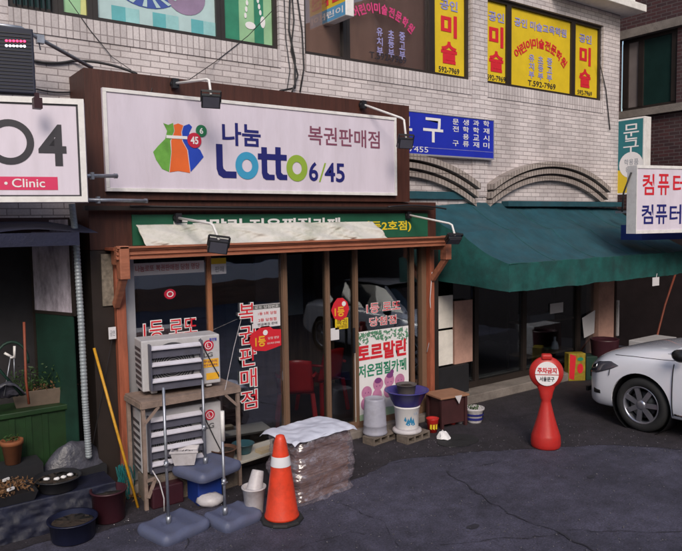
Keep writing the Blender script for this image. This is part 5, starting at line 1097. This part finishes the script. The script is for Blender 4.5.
# buckets
q = G(257, 517) + Vector((.03, .1, 0)); bowl((q.x, q.y), .105, .24, M['plaswhite'], 'grimy white bucket just left of the cone, holding a cup', 'bucket', 'bucket', 0, .72)
b = MB(); mt = Matrix.Translation((q.x + .0, q.y, .19)) @ Matrix.Rotation(R(22), 4, 'Y') @ Matrix.Rotation(R(-12), 4, 'X')
b.lathe([(.075, 0), (.072, .01), (.055, .17), (.05, .185), (0, .185)], n=24, mtx=mt); b.lathe([(.08, -.004), (.082, .006), (.076, .012), (.07, -.004)], n=24, mtx=mt); tag(b.out('plastic_cup', M['plaswhite']), 'upturned white plastic tub tilted inside the grimy bucket', 'tub')

# ================================================================== PAILS ON CINDER BLOCKS, right of door
def cinder(px, py, rz, label):
    q = G(px, py); r_ = root('cinder_block', label, 'block', (q.x, q.y, 0), R(rz), 'cinder blocks under the pails')
    b = MB(); l, w_, h_ = .39, .19, .09; b.box(0, l, .025, w_ - .0, 0, .02); b.box(0, l, .025, w_, h_ - .02, h_)
    for x in (0, .115, .245, l - .025): b.box(x, x + .025, .0255, w_ - .0005, .0201, h_ - .0201)
    b.box(0, l, w_ + .001, w_ + .012, 0, h_); b.out('block', M['cinder'], r_, world=False, bevel=.003); return r_
c1_ = cinder(378, 446.5, 8, 'concrete cinder block under the upturned grey pail'); c2_ = cinder(412, 445, 6, 'concrete cinder block under the bucket with blue print')
for c_ in (c1_, c2_): c_.location.x -= .04
q = wmat(c1_) @ Vector((.17, .16, 0))
b = MB(); b.lathe([(.142, 0), (.145, .02), (.138, .03), (.135, .10), (.139, .105), (.135, .115), (.122, .40), (.117, .42), (.107, .42), (.10, .41), (0, .41)], (q.x, q.y, .092), 32); tag(b.out('pail', M['greyplas']), 'upturned tall grey white pail left of the purple basin', 'pail')
q = wmat(c2_) @ Vector((.17, .19, 0)); pc = (q.x, q.y)
b = MB(); b.lathe([(0, 0), (.165, 0), (.175, .015), (.17, .035), (.15, .045), (0, .045)], (*pc, .092), 32); tag(b.out('lid', M['plaswhite']), 'round white tub lid lying beneath the printed bucket', 'lid')
pr = root('bucket', 'white bucket with blue print carrying the purple basin', 'bucket', (*pc, .139)); b = MB(); b.lathe([(0, 0), (.128, 0), (.133, .01), (.149, .25), (.156, .255), (.156, .272), (.14, .272)], n=32); b.out('vessel', M['white'], pr, world=False)
b = MB()
for k, (a0, z0, s_) in enumerate(((-125, .07, .05), (-112, .10, .045), (-100, .07, .05), (-138, .12, .03))):
    def cp(a_, z): r = .1345 + .066 * z; return Vector((r * math.cos(R(a_)), r * math.sin(R(a_)), z))
    b.poly([cp(a0 - s_ * 260, z0), cp(a0, z0 + s_ * 1.6), cp(a0 + s_ * 200, z0 - .005), cp(a0, z0 - .015)])
b.out('print', mat('print_blue', (.03, .22, .42), .5), pr, world=False)
b = MB()
for a0 in (-95, -85, -78): b.poly([cp(a0 - 3, .18), cp(a0 + 2, .18), cp(a0 + 2, .21), cp(a0 - 3, .21)])
b.out('print', mat('print_faint', (.4, .45, .55), .5), pr, world=False)
bowl(pc, .25, .18, M['purple'], 'large purple basin on top of the printed bucket', 'basin', 'basin', .4125, .62)
r_ = bowl((pc[0] + .02, pc[1] + .03), .12, .12, mat('grey_clay', (.10, .085, .085), .75, var=.2), 'dark grey clay bowl sitting inside the purple basin', 'pot', 'pot', .53, .8, fill=M['soil'])
# can, stool, bottles, pots
def can_at(px, py, r, h_, m, name, label, cat, prof=None, parts=None):
    q = G(px, py) + Vector((.05, .06, 0)); r_ = root(name, label, cat, (q.x, q.y, .005)); b = MB(); b.lathe(prof or [(0, 0), (r, 0), (r * 1.02, .006), (r, .012), (r, h_ - .012), (r * 1.02, h_ - .006), (r, h_), (r * .9, h_ - .004), (0, h_ - .006)], n=28); b.out('body', m, r_, world=False)
    for mm_, z0, z1, k in parts or (): b = MB(); b.lathe([(r * k, z0), (r * k, z1)], n=28, cap=False); b.out('band', M[mm_] if isinstance(mm_, str) else mm_, r_, world=False)
    return r_
r_ = can_at(433, 434, .075, .17, M['stopred'], 'tin_can', 'red tin with yellow label beside the printed bucket', 'can', [(0, 0), (.055, 0), (.075, .16), (.08, .17), (.07, .17), (.065, .15), (0, .15)])
b = MB()
for a0 in (-150, -120, -90): b.poly([Vector((.066 * math.cos(R(a)), .066 * math.sin(R(a)), z)) * 1.04 for a, z in ((a0 - 11, .05), (a0 + 9, .04), (a0 + 12, .12), (a0 - 6, .13))])
b.out('print', M['yellow'], r_, world=False)
q = G(443, 436); st = root('stool', 'dark red brown wooden stool with tan square top beside basin', 'stool', (q.x + .37, q.y + .31, 0), R(-8))
b = MB(); b.box(-.22, .22, -.18, .18, .38, .405); b.out('seat', M['tan'], st, world=False, bevel=.004)
b = MB(); b.box(-.17, .17, -.14, .14, .05, .378); b.out('carcass', M['darkbox'], st, world=False, bevel=.004)
for sx in (-1, 1):
    for sy in (-1, 1): b = MB(); b.box(sx * .18 - .018, sx * .18 + .018, sy * .145 - .018, sy * .145 + .018, 0.001, .379); b.out('leg', M['darkbox'], st, world=False)
b = MB(); b.poly([(-.01, -.182, .404), (.10, -.186, .404), (.05, -.19, .30)]); b.out('cloth_corner', M['plaswhite'], st, world=False)
can_at(453, 426, .035, .11, M['stopred'], 'bottle', 'small red bottle between stool and white cup', 'bottle', [(0, 0), (.038, 0), (.04, .01), (.038, .075), (.02, .1), (.018, .12), (0, .122)])
can_at(461, 425, .042, .10, M['plaswhite'], 'cup', 'small white cup between red bottle and striped pot', 'cup', [(0, 0), (.036, 0), (.045, .1), (.04, .1), (.033, .01), (0, .01)])
r_ = can_at(475, 424, .12, .19, M['plaswhite'], 'flower_pot', 'striped blue and white pot near the shop step', 'pot', [(0, 0), (.09, 0), (.095, .02), (.11, .15), (.13, .17), (.13, .19), (.115, .19), (.1, .14), (0, .13)], [('blueink' if False else 'navy', .045, .075, .93), ('navy', .10, .125, .99)])
b = MB(); b.leaves(lambda: (random.uniform(-.07, .07), random.uniform(-.07, .07), .17 + random.random() * .04), 60, .02); b.out('plant', M['leaf'], r_, world=False)
q = G(443, 439); b = MB(); b.lathe([(.001, .0), (.09, .006), (.07, .03), (.04, .07), (.001, .085)], n=14, mtx=Matrix.Translation((q.x, q.y, .012)), jitter=.012, smooth=False); tag(b.out('crumpled_paper', M['white']), 'crumpled white paper on the dark mat', 'paper')
q = G(458, 441); b = MB(); b.lathe([(0, .002), (.2, .002), (.2, .008), (0, .01)], n=20, mtx=Matrix.Translation((q.x, q.y, .004)) @ Matrix.Scale(1.4, 4, (1, 0, 0)), jitter=.003, smooth=False); tag(b.out('mat', M['rubber']), 'dark flat rubber mat on ground before the stool', 'mat')

# ================================================================== LEFT SHADED NEIGHBOUR SHOP
nb = root('neighbour_shop', 'deeply shaded shopfront with dark blue canopy below clinic sign', 'shop', (0, 6.9, 0))
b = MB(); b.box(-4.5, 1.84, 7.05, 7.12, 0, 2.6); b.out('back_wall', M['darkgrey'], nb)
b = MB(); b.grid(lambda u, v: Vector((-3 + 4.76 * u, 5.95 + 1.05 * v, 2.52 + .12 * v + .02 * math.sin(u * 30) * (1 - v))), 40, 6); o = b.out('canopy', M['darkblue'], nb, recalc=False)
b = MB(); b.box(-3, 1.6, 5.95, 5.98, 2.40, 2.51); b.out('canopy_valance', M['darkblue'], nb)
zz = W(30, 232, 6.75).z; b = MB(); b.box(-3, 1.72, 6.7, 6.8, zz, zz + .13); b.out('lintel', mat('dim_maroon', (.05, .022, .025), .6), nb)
# framed poster swung
pa = W(33, 270, 6.95); pbb = W(70.5, 270, 6.45)
r_ = root('door_panel', 'half open panel with grey mottled sheet in dark shopfront', 'panel', (pa.x, pa.y, 0), math.atan2(pbb.y - pa.y, pbb.x - pa.x))
wl = (pbb - pa).length; z0, z1 = W(70, 313, 6.45).z, W(70, 236, 6.45).z
b = MB(); b.box(0, wl, 0, .015, z0, z1 + .15); b.out('sheet', mat('mottled_grey', (.50, .45, .54), .5, var=.3, vs=7, dirt=.9, dirtcol=(.05, .04, .05), ds=4, stretch=(2, 2, .7)), r_, world=False)
b = MB(); b.box(-.02, wl + .02, -.006, .02, z0 - .03, z0 - .001); b.box(wl + .001, wl + .03, -.006, .02, z0 - .03, z1 + .15); b.box(-.03, -.001, -.006, .02, .05, z1 + .15); b.out('frame', M['dkframe'], r_, world=False)
b = MB(); b.box(0, wl, .002, .014, .05, z0 - .032); b.out('lower_panel', M['darkgreen'], r_, world=False)
# spiral downpipe
b = MB(); pts_ = [W(72, 204, 6.25), W(76, 240, 6.25), W(81, 320, 6.25), W(85, 400, 6.27), W(89, 458, 6.3)]; P2 = []
for a_, c_ in zip(pts_, pts_[1:]):
    for t_ in range(90): P2.append(a_.lerp(c_, t_ / 90))
b.tube(P2, [.027 + .0035 * (i % 4 < 2) for i in range(len(P2))], 12); tag(b.out('flexible_duct', M['pipe']), 'pale ribbed duct hanging down from corner of clinic sign', 'duct')
b = MB(); b.tube([W(27, 313, 6.4), W(24, 322, 6.4), W(26, 380, 6.4), W(29, 404, 6.4)][1:], .011, 8); tag(b.out('stick', M['rust']), 'thin reddish stick standing upright in the long planter', 'stick')
q0, q1 = W(94, 348, 6.30), W(131, 482, 6.0); q1 = q0 + (q1 - q0) * ((q0.z - .01) / (q0.z - q1.z)); b = MB(); b.tube([q0, q0.lerp(q1, .5), q1], .013, 8); tag(b.out('stick', M['yellowstick']), 'yellow bamboo stick leaning against the left orange post', 'stick')
b = MB(); b.tube([W(112, 340, 6.31) + Vector((0, 0, 0)), W(88, 470, 6.4)], .003, 5); 
tag(b.out('cord', M['cable']), 'thin dark cord trailing beside the yellow stick', 'cord')
# green crate bench
gz = W(40, 408, 6.6).z
gb = root('planter_bench', 'mossy green crate bench carrying the beige long planter', 'bench', (1.0, 6.8, 0))
xR_ = W(76, 400, 6.6).x
b = MB(); b.box(0.2, xR_, 6.58, 6.98, gz - .05, gz); b.out('top', M['green'], gb, bevel=.008)
b = MB(); b.box(0.22, xR_ - .02, 6.61, 6.96, .004, gz - .052); 
for k in range(9): b.box(.25 + k * .14, .30 + k * .14, 6.60, 6.612, .05, gz - .06)
b.out('side', M['green'], gb)
lpn = root('long_planter', 'beige rectangular planter with scrubby plants on green bench', 'planter', (W(46, 408, 6.72).x, 6.76, gz), R(-6))
b = MB(); frus(b, .25, .07, .28, .09, .15); b.out('trough', M['planter'], lpn, world=False, bevel=.004)
b = MB(); b.box(-.25, .25, -.07, .07, .11, .125); b.out('soil', M['soil'], lpn, world=False)
b = MB()
for _ in range(30):
    x, y = random.uniform(-.27, .24), random.uniform(-.07, .07); h_ = random.uniform(.06, .26); b.tube([(x, y, .12), (x + random.uniform(-.12, .12), y - random.uniform(0, .08), .12 + h_ * random.uniform(.5, 1))], .003, 4)
    for k in range(14): t_ = random.random(); c_ = Vector((x + random.gauss(0, .025), y + random.gauss(0, .025), .13 + h_ * t_)); b.leaves(lambda: c_, 1, .02)
b.out('plant', M['leaf'], lpn, world=False)
b = MB(); b.leaves(lambda: (random.gauss(.02, .13), random.gauss(-.02, .05), .14 + abs(random.gauss(0, .03))), 90, .018); b.out('dry_leaves', M['deadleaf'], lpn, world=False)
# hoops and white grip tool
b = MB(); c_ = W(12, 358, 6.5); b.tube([c_ + Vector((.13 * math.cos(a), .02 * math.sin(a), .17 * math.sin(a) - .03)) for a in [k * .25 - .2 for k in range(15)]] + [W(22, 395, 6.5)], .012, 8); tag(b.out('hose', M['darkgreen']), 'dark green hose arching above the long planter', 'hose')
r_ = root('shears', 'pair of white handled rods standing left of planter', 'tool', W(8, 400, 6.5)); b = MB(); b.tube([W(14.5, 346, 6.5), W(14.5, 358, 6.5)], .011, 8); b.tube([W(4.5, 353, 6.5), W(12, 357, 6.5)], .011, 8); b.tube([W(14, 357, 6.5), W(10, 357.5, 6.5)], .012, 8); b.out('handle', M['white_frame'], r_)
b = MB(); b.tube([W(10.5, 357, 6.5), W(4, 396, 6.5)], .005, 6); b.tube([W(14, 358, 6.5), W(14.5, 380, 6.5)], .005, 6); b.out('rod', M['galv'], r_)
b = MB(); b.grid(lambda u, v: W(-12, 402, 6.45) + Vector((.32 * u, .12 * v, .0)) + Vector((0, 0, .15 * math.sin(math.pi * u) * math.sin(math.pi * min(1, v + .3)) + .02 * noise.noise(Vector((u * 8, v * 8, 0))))), 24, 14); o = b.out('plastic_bag', M['greyfilm'], recalc=False); o.modifiers.new('s', 'SOLIDIFY').thickness = .004; tag(o, 'dark crumpled plastic bag at left end of green bench', 'bag')
# terracotta pot
q = W(13, 463, 6.45); tpz = q.z
b = MB(); b.box(.2, 1.30, 6.302, 6.575, .004, tpz - .004); tag(b.out('low_ledge', M['dark']), 'dark low ledge in front of green bench', 'ledge')
r_ = root('flower_pot', 'small orange clay pot standing at far left before green bench', 'pot', (q.x, q.y, tpz)); b = MB(); b.lathe([(0, 0), (.062, 0), (.085, .17), (.095, .172), (.095, .21), (.08, .21), (.075, .17), (0, .16)], n=20); b.out('pot', M['terracotta'], r_, world=False)
b = MB(); b.leaves(lambda: (random.gauss(0, .03), random.gauss(0, .03), .21 + random.random() * .04), 50, .02); b.out('plant', M['leaf'], r_, world=False)
# grey covered mound
q0 = W(75, 466, 6.45)
def mound(u, v):
    a_ = u * 2 * math.pi; r = v; x = .30 * r * math.cos(a_); y = .115 * r * math.sin(a_)
    h_ = .24 * max(0, 1 - r ** 2.2) + .035 * noise.noise(Vector((x * 11, y * 11, 1))) * (1 - r * .6)
    return Vector((q0.x + x, 6.44 + y, q0.z + h_))
b = MB(); b.grid(mound, 40, 14); o = b.out('covered_mound', M['greyfilm'], recalc=False); tag(o, 'heap under crumpled grey plastic cover beside ribbed duct', 'heap')
b = MB(); b.box(1.302, 1.85, 6.302, 6.575, .004, q0.z + .002); tag(b.out('low_ledge', M['dark']), 'dark low ledge beneath the grey covered heap', 'ledge')
zf = W(58, 487, 6.15).z
def drape(u, v):
    t_ = v * 2; x = .2 + 1.62 * u; k = .03 * noise.noise(Vector((x * 7, v * 6, 0))) + .012 * noise.noise(Vector((x * 25, v * 18, 0)))
    return Vector((x, 6.298 - .33 * t_, zf - .001 - max(0, k) * .2)) if t_ <= 1 else Vector((x, 5.968 - .06 * (t_ - 1) + k * min(1, (t_ - 1) * 4), zf - (zf - .006) * (t_ - 1)))
b = MB(); b.grid(drape, 80, 40); tag(b.out('covered_ledge', mat('navy_tarp', (.006, .008, .026), .6, var=.5, vs=7, bump=.8, bs=12, dirt=.4, dirtcol=(.014, .012, .018)), recalc=False), 'dark blue low ledge carrying the black basin and leaf tray', 'ledge')
# black basin with white things
q = W(58, 484, 6.12); r_ = bowl((q.x, 6.12), .19, .11, M['basinblack'], 'wide black basin with white scraps floating in it', 'basin', 'basin', zf + .001, .8, fill=M['soil'])
b = MB()
for dx_, dy_ in ((-.09, .0), (-.02, -.05), (.04, -.04), (.1, -.02)): b.lathe([(0, 0), (.022, .004), (.018, .018), (0, .022)], n=8, mtx=Matrix.Translation((dx_, dy_, .095)) @ Matrix.Scale(1.3, 4, (1, 0, 0)), jitter=.003)
b.out('scrap', M['white'], r_, world=False)
q = W(10, 488, 6.1); r_ = root('rubbish_tray', 'shallow tray full of dry leaves and scraps at lower left', 'tray', (q.x - .06, 6.12, zf + .001)); b = MB(); frus(b, .22, .14, .25, .16, .08); b.out('tray', M['basinblack'], r_, world=False)
b = MB(); b.leaves(lambda: (random.gauss(0, .13), random.gauss(0, .1), .1 + abs(random.gauss(0, .015))), 420, .022); b.out('dry_leaves', M['deadleaf'], r_, world=False)
b = MB(); 
for x, y in ((.1, .1), (-.03, -.12)): b.box(x, x + .06, y, y + .02, .11, .13, Matrix.Rotation(.5, 4, 'Z'))
b.out('scrap', M['white'], r_, world=False)
# dark tubs on ground
q = G(108, 522); bowl((q.x + .03, 5.88), .15, .27, M['maroon'], 'dark maroon plastic tub on ground beside the stand leg', 'tub', 'tub', .005, .85, fill=M['soil'])
q = G(66, 532); bowl((q.x + .02, 5.70), .19, .17, mat('navy_tub', (.006, .008, .028), .45, var=.2), 'dark navy plastic tub on ground in front of black basin', 'tub', 'tub', .005, .85, fill=M['soil'])
q = G(137, 500); r_ = root('mesh_bag', 'teal green netting bundle between maroon tub and stand leg', 'netting', (q.x - .06, q.y + .12, .005)); b = MB()
for k in range(46):
    a_ = random.random() * 6.28; rr_ = random.uniform(.02, .09); b.tube([(rr_ * math.cos(a_ + t_ * 1.5), rr_ * math.sin(a_ + t_ * 1.5), .30 * (1 - t_) + .01) for t_ in (0, .25, .5, .75, 1)], .003, 4)
b.out('net', mat('teal_net', (.01, .14, .15), .5), r_, world=False)
b = MB()
def litter():
    px, py = random.uniform(60, 150), random.uniform(455, 500); p = G(px, py, .03); return (p.x, min(p.y, 6.2), .012 + random.random() * .03)
b.leaves(litter, 420, .018); tag(b.out('leaf_litter', M['deadleaf']), kind='stuff', label='dry brown leaf litter scattered by the left shopfront', cat='litter')
b = MB(); b.leaves(lambda: (lambda p: (p.x, p.y, .012))(G(random.gauss(90, 45), random.gauss(520, 12))), 50, .008); tag(b.out('ground_scraps', M['plaswhite']), kind='stuff', label='tiny pale scraps scattered on asphalt at lower left', cat='litter')

b = MB()
for k in range(1500):
    if k < 550:
        i = random.randrange(len(pts_edge) - 1); p = Vector((*pts_edge[i], 0)); p = p + Vector((random.gauss(0, .1), random.gauss(.2, .55), 0))
    else: p = G(random.uniform(120, 690), random.uniform(440, 560))
    r3 = random.uniform(.0025, .009) * (1.3 if k % 17 == 0 else 1); z = .011; a_ = random.random() * 6
    v = [p + Vector((r3 * math.cos(a_ + t_ * 2.1), r3 * math.sin(a_ + t_ * 2.1), z - .006)) for t_ in range(3)] + [p + Vector((0, 0, z - .006 + r3))]
    v = [b.bm.verts.new(c_) for c_ in v]
    for q in ((0, 1, 3), (1, 2, 3), (2, 0, 3)): b.face([v[j] for j in q])
tag(b.out('gravel', mat('grit', (.10, .095, .11), .9, var=.6, vs=60)), kind='stuff', label='loose grit and pebbles scattered over the asphalt', cat='gravel')
# ================================================================== OPPOSITE SIDE (mirrored in the shop glass)
ob = root('opposite_building', 'pale rendered building across the street', 'building', (3, -9, 0))
b = MB(); b.box(-14, 20, -14, -9, 2.7, 7.0); b.out('wall', M['beige'], ob)
b = MB(); b.box(-14, 20, -13.9, -9.6, .0, 2.69); b.out('ground_floor', M['dark'], ob)
for k in range(9): b = MB(); b.box(-12 + k * 3.6, -10.2 + k * 3.6, -9.0, -8.97, 3.6, 4.9); b.out('window', M['slate'], ob)
b = MB(); b.box(-14, 20, -9.02, -8.3, 2.5, 2.68); b.out('canopy', M['awning'], ob)
lw = root('reflection_wall', 'unseen low pale wall on brown base, added for its reflection', 'wall', (3, -7.1, 0)); b = MB(); b.box(-6, 12, -7.2, -7.0, .72, 1.32); b.out('pale_band', M['white'], lw); b = MB(); b.box(-6, 12, -7.19, -7.01, 0, .719); b.out('base', mat('brown_base', (.20, .11, .075), .8, var=.5, vs=2, stretch=(.3, 1, 4)), lw)  # added behind the camera; pale band shaped for the reflection in the panes
